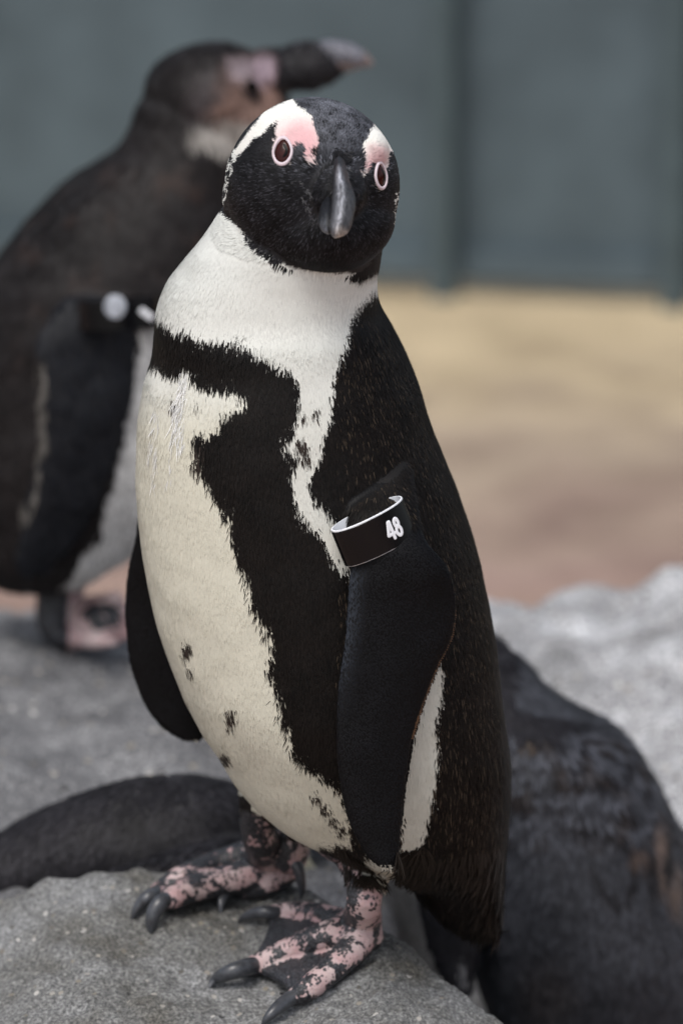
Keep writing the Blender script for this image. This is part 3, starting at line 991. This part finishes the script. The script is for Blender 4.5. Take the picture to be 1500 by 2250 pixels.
# black barbs straying over the white edges, white ones over the black
for line in ([(640, 1080), (700, 1170), (745, 1250)], [(430, 1000), (512, 1160), (556, 1330), (604, 1430), (612, 1570), (668, 1680)]):
    for (xa, ya), (xb, yb) in zip(line[:-1], line[1:]):
        patch([(xa - 9, ya - 7), (xb - 9, yb - 7), (xb + 9, yb + 7), (xa + 9, ya + 7)], int(math.hypot(xb - xa, yb - ya) * .28), .0085, .0005, .06, (.70, .69, .62) if line[0][0] < 740 and line[0][1] < 900 else (.006, .005, .004), (-.05, 0, -1), .3)
# straggling edge at the breast band
build_feathers('feathers', parts, penguin)
parts = []

# serrated trailing edge of the near flipper
Vs, Fs = [], []
for k in range(60):
    y_ = 1340 + (1625 - 1340) * k / 60
    x_ = np.interp(y_, [r[0] for r in FL], [r[2] for r in FL])
    Yr = np.interp(y_, [r[0] for r in FL], [r[4] for r in FL])
    a = at(x_ - 4, y_ - 3, Yr - .0015); b = at(x_ - 4, y_ + 4, Yr - .0015); c = at(x_ + 3 + 2 * random.random(), y_ + 3, Yr)
    a2 = a + Vector((0, .003, 0)); b2 = b + Vector((0, .003, 0))
    o = len(Vs); Vs += [a, b, c, a2, b2]
    Fs += [(o, o + 1, o + 2), (o + 4, o + 3, o + 2), (o, o + 3, o + 4, o + 1), (o, o + 2, o + 3), (o + 1, o + 4, o + 2)]
me = bpy.data.meshes.new('flipper_fringe'); me.from_pydata([tuple(v) for v in Vs], [], Fs); me.update()
M_fringe = flat('worn_brown_fringe', (.10, .052, .026), .7, .3, 0, 300, .4)
link('flipper_fringe', me, penguin, [M_fringe])

# ---------------------------------------------------------------- claws
def claw(pts, radii):
    V_, Q_, T_ = tube(pts, radii, n=14, steps=18, flat=1.0)
    me = bpy.data.meshes.new('claw'); me.from_pydata(V_, [], Q_ + T_); me.update()
    me.polygons.foreach_set('use_smooth', np.ones(len(me.polygons), bool))
    return link('claw', me, penguin, [M_claw])
for rows in (
        [(745, 548, .0090, .0052), (690, 545, .0105, .0050), (630, 553, .0090, .0042), (590, 570, .0055, .0028), (566, 590, .0010, .0008)],
        [(640, 795, .0105, .0066), (590, 808, .0125, .0070), (520, 830, .0110, .0062), (460, 858, .0060, .0042), (428, 900, .0005, .0010)],
        [(835, 940, .0095, .0058), (790, 965, .0105, .0058), (740, 1005, .0085, .0048), (700, 1045, .0050, .0032), (676, 1075, .0008, .0009)],
        [(200, 448, .0090, .0060), (150, 472, .0100, .0062), (110, 505, .0080, .0050), (80, 545, .0040, .0032), (62, 585, -.001, .0009)],
        [(235, 482, .0120, .0062), (200, 500, .0150, .0066), (170, 545, .0110, .0062), (155, 600, .0050, .0046), (160, 655, -.002, .0010)],
        [(565, 432, .0110, .0050), (530, 432, .0130, .0050), (498, 460, .0100, .0044), (484, 505, .0050, .0032), (485, 548, .000, .0009)]):
    claw([gp(r[0], r[1], r[2]) for r in rows], [r[3] * .88 for r in rows])
b_ = at(*c2(822, 300), .125)
claw([b_, b_ + Vector((.004, -.003, -.006)), b_ + Vector((.006, -.004, -.018)), b_ + Vector((.005, -.004, -.026))], [.0045, .004, .0028, .0008])

# ---------------------------------------------------------------- beak
def beak_piece(name, rows, col, parent, sx=1.0):
    rs, cs = [], []
    A = interp(rows, 44)
    P_ = [at(a[0], a[1], a[2]) for a in A]
    for k, a in enumerate(A):
        t = (P_[min(k + 1, 43)] - P_[max(k - 1, 0)]).normalized()
        s = Vector((1, 0, .10)); s = (s - t * s.dot(t)).normalized()
        u = s.cross(t).normalized()
        r = []
        for j in range(28):
            an = 2 * math.pi * j / 28
            ca, sa = math.cos(an), math.sin(an)
            # narrow ridge towards the culmen
            sa_ = -sa
            w = a[3] * (1 - .38 * max(sa_, 0) ** 1.5)
            r.append(P_[k] + s * ca * w + u * sa * a[4])
            cs.append(col(k / 43, ca, -sa))
        rs.append(r)
    V_, Q_, T_ = rings(rs)
    cs.append(col(0, 0, 0)); cs.append(col(1, 0, 0))
    me = bpy.data.meshes.new(name); me.from_pydata(V_, [], Q_ + T_); me.update()
    me.polygons.foreach_set('use_smooth', np.ones(len(me.polygons), bool))
    set_col(me, np.array(cs))
    return link(name, me, parent, [M_beak])
def col_up(t, ca, sa):
    ridge = max(0, 1 - abs(ca + .15) * 1.5) if sa > -.2 else 0
    base = np.array((.012, .012, .014)); grey = np.array((.42, .43, .47)); pale = np.array((.60, .54, .48))
    w = ridge * min(1, max(0, (t - .12) / .2)) * (1 - .6 * max(0, (t - .72) / .28))
    c = base * (1 - w) + grey * w
    side = min(1, max(0, (t - .30) / .3)) * .55
    c = c * (1 - side * .3) + np.array((.16, .165, .185)) * side * .3
    gr = math.exp(-((ca + .28 + .3 * (t - .6)) / .10) ** 2) * (t > .38) * (t < .93) * .85
    c = c * (1 - gr)
    nb = math.exp(-((t - .47) / .05) ** 2) * math.exp(-((ca - .1) / .3) ** 2) * .6
    c = c * (1 - nb)
    tp = min(1, max(0, (t - .80) / .14)) * max(0, min(1, .6 + ca))
    return c * (1 - tp) + pale * tp
up_rows = [(745, 356, -.036, .0034, .0045), (747, 378, -.045, .0042, .0070), (749, 400, -.055, .0053, .0082), (753, 424, -.065, .0066, .0085), (755, 446, -.073, .0073, .0080),
           (752, 470, -.080, .0069, .0074), (748, 492, -.0850, .0066, .0062), (741, 508, -.0875, .0052, .0046), (734, 519, -.0865, .0020, .0018)]
beak = beak_piece('beak', up_rows, col_up, penguin)
lo_rows = [(724, 452, -.046, .0052, .0060), (721, 468, -.057, .0058, .0062), (721, 482, -.066, .0060, .0060), (722, 494, -.0715, .0056, .0056), (723, 505, -.0745, .0044, .0044), (725, 513, -.0745, .0016, .0018)]
beak_piece('lower_mandible', lo_rows, lambda t, ca, sa: np.array((.010, .011, .014)) + np.array((.10, .11, .13)) * max(0, t - .5) * 2 * (ca < -.3), penguin)
for o in list(penguin.children):
    if o.name.startswith('lower_mandible'):
        o.parent = beak; o.matrix_parent_inverse = Matrix.Identity(4)
        o.matrix_parent_inverse = beak.matrix_parent_inverse.inverted() @ Matrix.Identity(4) if False else Matrix.Identity(4)

# ---------------------------------------------------------------- eyes
def eye(px_, py_, rx, rz, lean, nx):
    p, n_ = hit(px_, py_)
    n_ = (n_ + (p - HC).normalized() * 1.5).normalized()
    n_ = (n_ + Vector(nx)).normalized()
    up = Vector((lean, 0, 1)); up = (up - n_ * up.dot(n_)).normalized()
    s = up.cross(n_).normalized()
    c = p + n_ * .0006
    def shape(a, f):      # teardrop: pointed above, round below
        x, z = math.cos(a), math.sin(a)
        x *= 1 - .22 * max(z, 0)
        return s * x * rx * f + up * z * rz * f
    def dome(name, f, h, base, m_, parent, off=Vector()):
        rs = []
        for k in range(10):
            q = 1 - k / 10
            rs.append([c + off + shape(2 * math.pi * j / 32, f * math.sin(q * math.pi / 2)) + n_ * (base + h * math.cos(q * math.pi / 2)) for j in range(32)])
        rs.insert(0, [v - n_ * .004 for v in rs[0]])
        V_, Q_, T_ = rings(rs)
        me = bpy.data.meshes.new(name); me.from_pydata(V_, [], Q_ + T_); me.update()
        me.polygons.foreach_set('use_smooth', np.ones(len(me.polygons), bool))
        return link(name, me, parent, [m_])
    e = dome('eye', .84, .0022, -.0006, M_iris, penguin)
    # eyelid ring
    rs = []
    for k in range(13):
        a2 = math.pi * 2 * k / 12
        f = .915 + .125 * math.cos(a2)
        h = .0008 * math.sin(a2) + .0004 * (1 - math.cos(a2)) * .5
        rs.append([c + shape(2 * math.pi * j / 40, f) + n_ * (h + .0006) for j in range(40)])
    V_, Q_, T_ = rings(rs)
    V_ = V_[:-2]
    me = bpy.data.meshes.new('eyelid'); me.from_pydata(V_, [], Q_); me.update()
    me.polygons.foreach_set('use_smooth', np.ones(len(me.polygons), bool))
    lid = link('eyelid', me, e, [M_lid]); lid.matrix_parent_inverse = Matrix.Identity(4)
    pu = dome('pupil', .48, .0004, .0011, M_pupil, e, s * .0006); pu.matrix_parent_inverse = Matrix.Identity(4)
    return e
eye(622, 333, .0066, .0095, -.12, (-.0, -.2, 0))
eye(833, 386, .0066, .0088, .22, (.15, 0, 0))

# ---------------------------------------------------------------- flipper band
def band(cx, cy, Yc, u, axis, half_w, half_t, length, parent, mark, n=72, M_in=None):
    c = at(cx, cy, Yc)
    u = Vector(u).normalized(); a = Vector(axis).normalized()
    u = (u - a * u.dot(a)).normalized()
    v = u.cross(a).normalized()
    if v.y > 0: v = -v
    def P_(ang, s, r):
        x, z = math.cos(ang), math.sin(ang)
        e = 2.2
        X_ = math.copysign(abs(x) ** (2 / e), x) * (half_w + r); Z_ = math.copysign(abs(z) ** (2 / e), z) * (half_t + r)
        return c + u * X_ + v * Z_ + a * s
    th = .0007
    def shell(r0, r1, s0, s1, name, m_, par, bev=.00025):
        rs = [[P_(2 * math.pi * j / n, s, r) for j in range(n)] for (s, r) in ((s0 + bev, r1), (s1 - bev, r1), (s1, r1 - bev), (s1, r0), (s0, r0), (s0, r1 - bev), (s0 + bev, r1))]
        V_, Q_, T_ = rings(rs); V_ = V_[:-2]
        me = bpy.data.meshes.new(name); me.from_pydata(V_, [], Q_); me.update()
        return link(name, me, par, [m_])
    L = length / 2
    b = shell(th * .55, th, -L, L, 'flipper_band', M_band, parent)
    ln = shell(-th, th * .45, -L - .0009, L + .0004, 'band_lining', M_in or M_bandw, b); ln.matrix_parent_inverse = Matrix.Identity(4)
    if mark:
        h_, w_, ux = mark                     # "48" in bold rounded strokes
        sw = .00110
        st = [[(.30, -.5), (.30, .5)], [(.12, .5), (-.42, -.22)], [(-.42, -.22), (.50, -.22)], [(.12, .5), (.30, .5)]]
        def loop(cx_, cy_, rx, ry): return [(cx_ + rx * math.cos(t), cy_ + ry * math.sin(t)) for t in [2 * math.pi * q / 16 for q in range(17)]]
        glyphs = [(-.62, st), (.62, [loop(0, .25, .30, .25), loop(0, -.24, .36, .26)])]
        sp = Soup()
        for ox, strokes in glyphs:
            for line in strokes:
                pp = [Vector(((x + ox) * w_, y * (h_ - 2 * sw), 0)) for x, y in line]
                for p0, p1 in zip(pp[:-1], pp[1:]):
                    sp.add(tube([p0, p1], [sw, sw], n=12, steps=4))
        me = fuse(sp, .00022, 'number')
        for vv in me.vertices:
            X_ = vv.co.x + ux; e = 2.2
            k = max(0, 1 - (abs(X_) / half_w) ** e) ** (1 / e)
            vv.co = c + u * X_ + v * ((half_t + th) * k + .0001 + vv.co.z * .25) - a * (vv.co.y - .0005)
        w2 = link('number', me, b, [M_bandw]); w2.matrix_parent_inverse = Matrix.Identity(4)
    return b, (c, u, v, a, half_t)
bnd, _ = band(821, 1168, -.0455, (139, 66, 100), (.36, .05, -.93), .0248, .0128, .0238, penguin, (.0135, .0048, .0088))

# ================================================================= background penguins
def fuse_penguin(name, soup_, voxel, it, colour, label, loc, n_f, flen, fwid, foot=None):
    me = fuse(soup_, voxel, 'body')
    V_ = get_V(me)
    relax(me, np.ones(len(V_)), it)
    V_ = get_V(me)
    N_ = get_N(me)
    V_ = V_ + N_ * (vnoise(V_, 20, 6, 3) * .0022)[:, None]
    set_V(me, V_)
    a, b = proj(V_)
    C_ = colour(V_, a, b)
    root = empty(name, loc)
    tag(root, label, 'penguin', 'penguins around the rocks')
    fmk = foot(V_, a, b) if foot else np.zeros(len(V_), bool)
    set_col(me, C_)
    ob = link('body', me, root, [M_down, M_foot])
    nf = len(me.polygons)
    first = np.empty(nf, np.int32); me.polygons.foreach_get('loop_start', first)
    lv = np.empty(len(me.loops), np.int32); me.loops.foreach_get('vertex_index', lv)
    me.polygons.foreach_set('material_index', fmk[lv[first]].astype(np.int32))
    P_, N2 = scatter(me, n_f, (lambda V, N: 1.0 - foot(V, *proj(V))) if foot else None)
    a, b = proj(P_)
    C2 = colour(P_, a, b) * (.6 + .8 * rng.random(n_f))[:, None]
    fl_ = np.tile(np.array((0, 0, -1.0)), (n_f, 1))
    build_feathers('feathers', [feathers(P_, N2, fl_, flen * (.7 + .6 * rng.random(n_f)), fwid * (.7 + .6 * rng.random(n_f)), np.full(n_f, .12), C2, .2, np.full(n_f, 1.2))], root)
    return root, me
DK = np.array((.0105, .0085, .0085))
# --- standing juvenile, left
YR = .76
def rr(px_): return px_ * mpp(YR)
s2 = Soup()
s2.add(loft([(170, 370, 500, YR, .040), (220, 312, 530, YR, .046), (270, 292, 540, YR, .05), (320, 262, 545, YR, .056), (370, 195, 550, YR, .064), (430, 115, 552, YR, .074), (500, 50, 552, YR, .085),
             (580, -10, 552, YR, .095), (680, -52, 550, YR, .102), (800, -85, 540, YR, .105), (920, -100, 515, YR, .106), (1030, -100, 460, YR, .104), (1120, -92, 395, YR, .098), (1190, -75, 325, YR, .088),
             (1240, -50, 250, YR, .072), (1270, -20, 190, YR, .05), (1285, 10, 150, YR, .03)], n=48))
s2.add(ball(at(470, 208, YR), rr(150), .052, rr(116)))
s2.add(ball(at(545, 240, YR), rr(92), .045, rr(92)))
s2.add(ball(at(590, 160, YR), rr(55), .030, rr(56)))
s2.add(tube([at(595, 165, YR), at(640, 148, YR), at(690, 142, YR), at(735, 134, YR)], [rr(40), rr(49), rr(50), rr(33)]))
s2.add(blade([(650, 150, 300, YR - .100, YR - .085, .014), (740, 84, 296, YR - .118, YR - .098, .010), (850, 78, 290, YR - .124, YR - .106, .009), (950, 82, 270, YR - .124, YR - .110, .008), (1050, 72, 238, YR - .122, YR - .110, .007),
              (1150, 50, 195, YR - .118, YR - .108, .006), (1220, 34, 145, YR - .114, YR - .106, .005), (1258, 40, 90, YR - .110, YR - .106, .003)]))
s2.add(tube([at(135, 1240, YR), at(128, 1310, YR - .01), at(125, 1370, YR - .02), at(150, 1400, YR - .03)], [rr(62), rr(52), rr(42), rr(34)]))
for tx, ty in ((255, 1312), (290, 1350), (300, 1395), (250, 1408)):
    s2.add(tube([at(185, 1352, YR - .01), at((185 + tx) / 2, (1352 + ty) / 2, YR - .03), at(tx, ty, YR - .05)], [rr(38), rr(30), rr(16)], flat=.9))
s2.add(ball(at(225, 1358, YR - .03), rr(70), .03, rr(46)))
s2.add(tube([at(130, 1385, YR - .02), at(190, 1405, YR - .05), at(250, 1412, YR - .07)], [rr(30), rr(26), rr(12)], flat=.7))
def col_left(P, a, b):
    n1 = vnoise(P, 40, 2, 2); n2 = vnoise(P, 14, 5, 2)
    a2, b2 = a + n1 * 14, b + n2 * 16
    C_ = np.tile(DK, (len(P), 1)) * (1 + .5 * n2)[:, None]
    br = np.clip(n1 * 1.5 - .1, 0, 1)[:, None] * ((b > 350) & (b < 800))[:, None] * .5
    C_ = C_ * (1 - br) + np.array((.045, .028, .022)) * br
    def blob(x, y, rx, ry, c, s=1.0):
        nonlocal C_
        w = (np.clip(1.5 - np.hypot((a2 - x) / rx, (b2 - y) / ry), 0, 1) * s * (b < 420))[:, None]
        C_ = C_ * (1 - w) + np.array(c) * w
    blob(465, 225, 50, 60, (.060, .050, .052), .8)
    blob(555, 190, 66, 60, (.17, .105, .085), .9)
    blob(615, 205, 46, 50, (.25, .155, .125), .9)
    blob(500, 245, 24, 26, (.17, .10, .075), .8)
    blob(530, 150, 32, 24, (.28, .23, .25), .9)
    blob(580, 150, 28, 26, (.30, .23, .27), .9)
    blob(552, 195, 22, 18, (.014, .012, .013), 1)
    blob(570, 250, 90, 34, (.26, .17, .14), .8)
    blob(540, 300, 96, 34, (.50, .47, .43), 1)
    w = ((a2 > 612) & (b2 < 220) & (P[:, 2] > .2))[:, None]
    C_ = np.where(w, np.array((.016, .015, .017)), C_)
    belly = inpoly(a2, b2, [(305, 720), (700, 700), (600, 1200), (200, 1300), (130, 1290), (200, 1200), (240, 1100), (280, 950)]) & (P[:, 1] > YR - .112)
    C_ = np.where(belly[:, None], np.array((.54, .54, .53)), C_)
    ln = inpoly(a2, b2, [(76, 790), (92, 790), (104, 900), (100, 1000), (82, 1080), (60, 1150), (50, 1140), (78, 1050), (88, 960), (84, 880)])
    C_ = np.where(ln[:, None], np.array((.095, .088, .080)), C_)
    fp = inpoly(a, b, [(150, 640), (300, 640), (296, 860), (270, 960), (238, 1050), (195, 1150), (145, 1225), (90, 1265), (30, 1250), (50, 1150), (72, 1050), (92, 960), (94, 850), (84, 740)]) & (P[:, 1] < YR - .098)
    C_ = np.where((fp & ~ln)[:, None], np.array((.0075, .0085, .0115)), C_)
    f = foot_left(P, a, b)
    d = np.hypot((a - 225) / 60, (b - 1355) / 38)
    C_[f] = np.stack([np.where(d < .8, .22, np.where(a < 150, .5, -.06))[f]] * 3, 1)
    return C_
def foot_left(P, a, b): return ((b > 1300) & (a > 60)) | ((b > 1275) & (a > 205))
lp, _ = fuse_penguin('penguin', s2, .0026, 8, col_left, 'blurred dark brown young penguin standing behind at the left, beak pointing right', (-.18, YR, .01), 30000, .008, .0018, foot_left)
def bill(rows, parent, colf):
    V_, Q_, T_ = tube([at(r[0], r[1], r[2]) for r in rows], [r[3] for r in rows], n=20, steps=26)
    me = bpy.data.meshes.new('beak'); me.from_pydata(V_, [], Q_ + T_); me.update()
    me.polygons.foreach_set('use_smooth', np.ones(len(me.polygons), bool))
    Vn = get_V(me); set_col(me, colf(Vn, *proj(Vn)))
    return link('beak', me, parent, [M_beak])
bill([(690, 132, YR, rr(38)), (730, 126, YR, rr(38)), (765, 126, YR, rr(32)), (790, 130, YR, rr(22)), (812, 138, YR, rr(9))], lp,
     lambda P, a, b: np.where((b < 140)[:, None] & (a < 800)[:, None], np.array((.13, .13, .15)), np.array((.20, .155, .145))) * 1.0)
eb = ball(at(554, 190, YR - .047), .0045, .003, .0045, 20, 12)
me = bpy.data.meshes.new('eye'); me.from_pydata(eb[0], [], eb[1] + eb[2]); me.update(); link('eye', me, lp, [M_pupil])
b2_, _ = band(262, 690, YR - .116, (1, 0, -.28), (.05, -.12, -1), .030, .013, .022, lp, None, M_in=M_band)
bb_ = ball(Vector(), .0085, .0012, .0095, 24, 12); me = bpy.data.meshes.new('print_and_glint'); me.from_pydata(bb_[0], [], bb_[1] + bb_[2]); me.update()
for v in me.vertices:
    v.co = Vector(v.co) + at(253, 674, YR - .131)
M_mark = flat('worn_white_print', (.42, .45, .50), .5, .3, 0, 200, .6)
pt = link('print_and_glint', me, b2_, [M_mark]); pt.matrix_parent_inverse = Matrix.Identity(4)
me = box(0, 0, 0, .012, .0012, .005, .0005)  # small white bar standing in for a glint on the band
for v in me.vertices:
    v.co = Matrix.Rotation(R(38), 3, 'Y') @ Vector(v.co) + at(322, 690, YR - .131)
pt = link('print_and_glint', me, b2_, [M_bandw]); pt.matrix_parent_inverse = Matrix.Identity(4)

# --- hunched penguin, lower right, seen from behind
YH = .42
s3 = Soup()
def hr(p_): return p_ * mpp(YH)
s3.add(loft([(1430, 1010, 1120, YH + .02, .035), (1470, 985, 1165, YH + .02, .048), (1520, 965, 1210, YH + .01, .06), (1570, 955, 1285, YH, .072), (1620, 950, 1372, YH, .082), (1680, 950, 1424, YH, .09), (1750, 955, 1462, YH, .097),
             (1850, 965, 1506, YH, .103), (1950, 985, 1542, YH, .106), (2050, 1010, 1568, YH, .106), (2150, 1040, 1585, YH, .104), (2260, 1075, 1590, YH, .10), (2370, 1120, 1575, YH, .09), (2450, 1190, 1540, YH, .07), (2500, 1260, 1490, YH, .045)], n=56))
s3.add(ball(at(1045, 1445, YH + .03), hr(82), .032, hr(60)))
s3.add(tube([at(990, 1460, YH + .04), at(940, 1475, YH + .045), at(900, 1500, YH + .05)], [hr(30), hr(20), hr(8)]))
s3.add(blade([(1760, 940, 1010, YH - .07, YH - .06, .010), (1860, 925, 1040, YH - .085, YH - .075, .009), (1960, 918, 1062, YH - .09, YH - .085, .008), (2060, 930, 1060, YH - .09, YH - .085, .007), (2150, 975, 1040, YH - .09, YH - .086, .005), (2190, 1005, 1030, YH - .09, YH - .088, .003)]))
s3.add(blade([(1730, 1380, 1430, YH + .0, YH + .03, .008), (1800, 1420, 1482, YH + .0, YH + .03, .010), (1900, 1480, 1540, YH - .02, YH + .03, .010), (2050, 1530, 1600, YH - .02, YH + .03, .008), (2200, 1560, 1620, YH - .01, YH + .03, .007), (2320, 1580, 1615, YH, YH + .02, .004)]))
def col_right(P, a, b):
    n1 = vnoise(P, 45, 12, 2); n2 = vnoise(P, 18, 15, 2)
    C_ = np.tile(np.array((.043, .045, .053)), (len(P), 1)) * (1 + .3 * n2)[:, None]
    # rows of dark feather edges, curving down the shoulders
    n3 = vnoise(P, 11, 33, 2)
    ph = (b + .14 * (a - 1250) + 60 * n2 + 34 * n3 + 16 * n1) / 52.0
    wv = np.sin(ph * 2 * math.pi)
    win = np.clip((b - 1560) / 60, 0, 1) * np.clip((1870 - b) / 40, 0, 1)
    w = (np.clip(wv * 1.8 + .2, 0, 1) * win * np.clip(.75 + n1 * 1.2, 0, 1))[:, None]
    C_ = C_ * (1 - w) + np.array((.009, .008, .010)) * w
    w = (np.clip(-wv * 1.5 - .2, 0, 1) * win * .8)[:, None]
    C_ = C_ * (1 - w) + np.array((.078, .082, .098)) * w
    w = (np.clip(n1 * 2, 0, 1) * win * .6)[:, None]
    C_ = C_ * (1 - w) + np.array((.036, .028, .024)) * w * 1.0
    k = inpoly(a + n1 * 8, b, [(1120, 1385), (1140, 1560), (1300, 1590), (1160, 1640), (1060, 1580), (1000, 1400)])
    C_ = np.where(k[:, None], np.array((.017, .016, .019)), C_)
    # hooked dark line between the feather tracts
    line = [(1210, 1790), (1290, 1815), (1340, 1845), (1370, 1850)]
    for (x0, y0), (x1, y1) in zip(line[:-1] + [(1300, 1905), (1330, 1960), (1365, 1985), (1385, 1960), (1390, 1900)], line[1:] + [(1330, 1960), (1365, 1985), (1385, 1960), (1390, 1900), (1378, 1860)]):
        dx, dy = x1 - x0, y1 - y0
        t = np.clip(((a - x0) * dx + (b - y0) * dy) / (dx * dx + dy * dy), 0, 1)
        d = np.hypot(a - x0 - t * dx, b - y0 - t * dy)
        w = np.clip(1.6 - d / 7, 0, 1)[:, None] * .8
        C_ = C_ * (1 - w) + np.array((.010, .009, .010)) * w
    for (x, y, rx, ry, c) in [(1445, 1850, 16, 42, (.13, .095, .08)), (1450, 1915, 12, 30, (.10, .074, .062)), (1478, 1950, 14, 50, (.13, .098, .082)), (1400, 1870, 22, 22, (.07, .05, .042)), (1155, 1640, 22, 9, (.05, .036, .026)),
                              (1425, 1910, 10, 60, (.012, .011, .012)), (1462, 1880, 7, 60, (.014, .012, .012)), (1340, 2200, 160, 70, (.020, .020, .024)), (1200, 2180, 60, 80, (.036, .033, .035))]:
        w = np.clip(1.5 - np.hypot((a + n1 * 10 - x) / rx, (b + n2 * 14 - y) / ry), 0, 1)[:, None] * .9
        C_ = C_ * (1 - w) + np.array(c) * w
    k = (a < 1075) & (P[:, 1] < YH - .066)
    C_ = np.where(k[:, None], np.array((.013, .013, .016)), C_)
    k = np.hypot((a - 1015) / 9, (b - 2130) / 30) < 1
    C_ = np.where(k[:, None], np.array((.12, .12, .125)), C_)
    return C_
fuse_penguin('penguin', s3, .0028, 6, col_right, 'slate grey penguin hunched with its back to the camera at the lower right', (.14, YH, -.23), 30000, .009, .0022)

# --- penguin lying low, lower left
YL = .30
s4 = Soup()
def lr(p_): return p_ * mpp(YL)
s4.add(tube([at(-190, 1985, YL), at(-80, 1950, YL), at(50, 1905, YL), at(200, 1872, YL), at(330, 1852, YL), at(450, 1850, YL), at(545, 1872, YL), at(615, 1905, YL + .01), at(650, 1935, YL + .01)],
            [lr(20), lr(55), lr(98), lr(132), lr(146), lr(144), lr(112), lr(74), lr(54)], n=40, steps=60))
s4.add(ball(at(665, 1800, YL + .03), lr(50), .026, lr(42)))
s4.add(tube([at(600, 1880, YL + .02), at(640, 1840, YL + .03), at(665, 1805, YL + .03)], [lr(70), lr(52), lr(40)]))
s4.add(tube([at(690, 1810, YL + .03), at(730, 1825, YL + .03), at(760, 1840, YL + .03)], [lr(26), lr(18), lr(6)]))
s4.add(tube([at(520, 1850, YL - .04), at(400, 1890, YL - .065), at(260, 1930, YL - .075), at(170, 1960, YL - .07)], [lr(30), lr(44), lr(36), lr(10)], flat=.5))
def col_low(P, a, b):
    n1 = vnoise(P, 45, 22, 2); n2 = vnoise(P, 15, 25, 2)
    C_ = np.tile(np.array((.020, .019, .022)), (len(P), 1)) * (1 + .45 * n2 + .3 * n1)[:, None]
    k = (a + n1 * 6 > 634) & (b > 1855)
    C_ = np.where(k[:, None], np.array((.58, .55, .42)), C_)
    w = np.clip(1.4 - np.hypot((a - 545) / 60, (b - 1850) / 80), 0, 1)[:, None] * .7
    return C_ * (1 - w) + np.array((.008, .008, .009)) * w
fuse_penguin('penguin', s4, .0028, 6, col_low, 'dark penguin lying low behind the front rock at the lower left, its head hidden', (-.1, YL, -.1), 16000, .008, .0018)
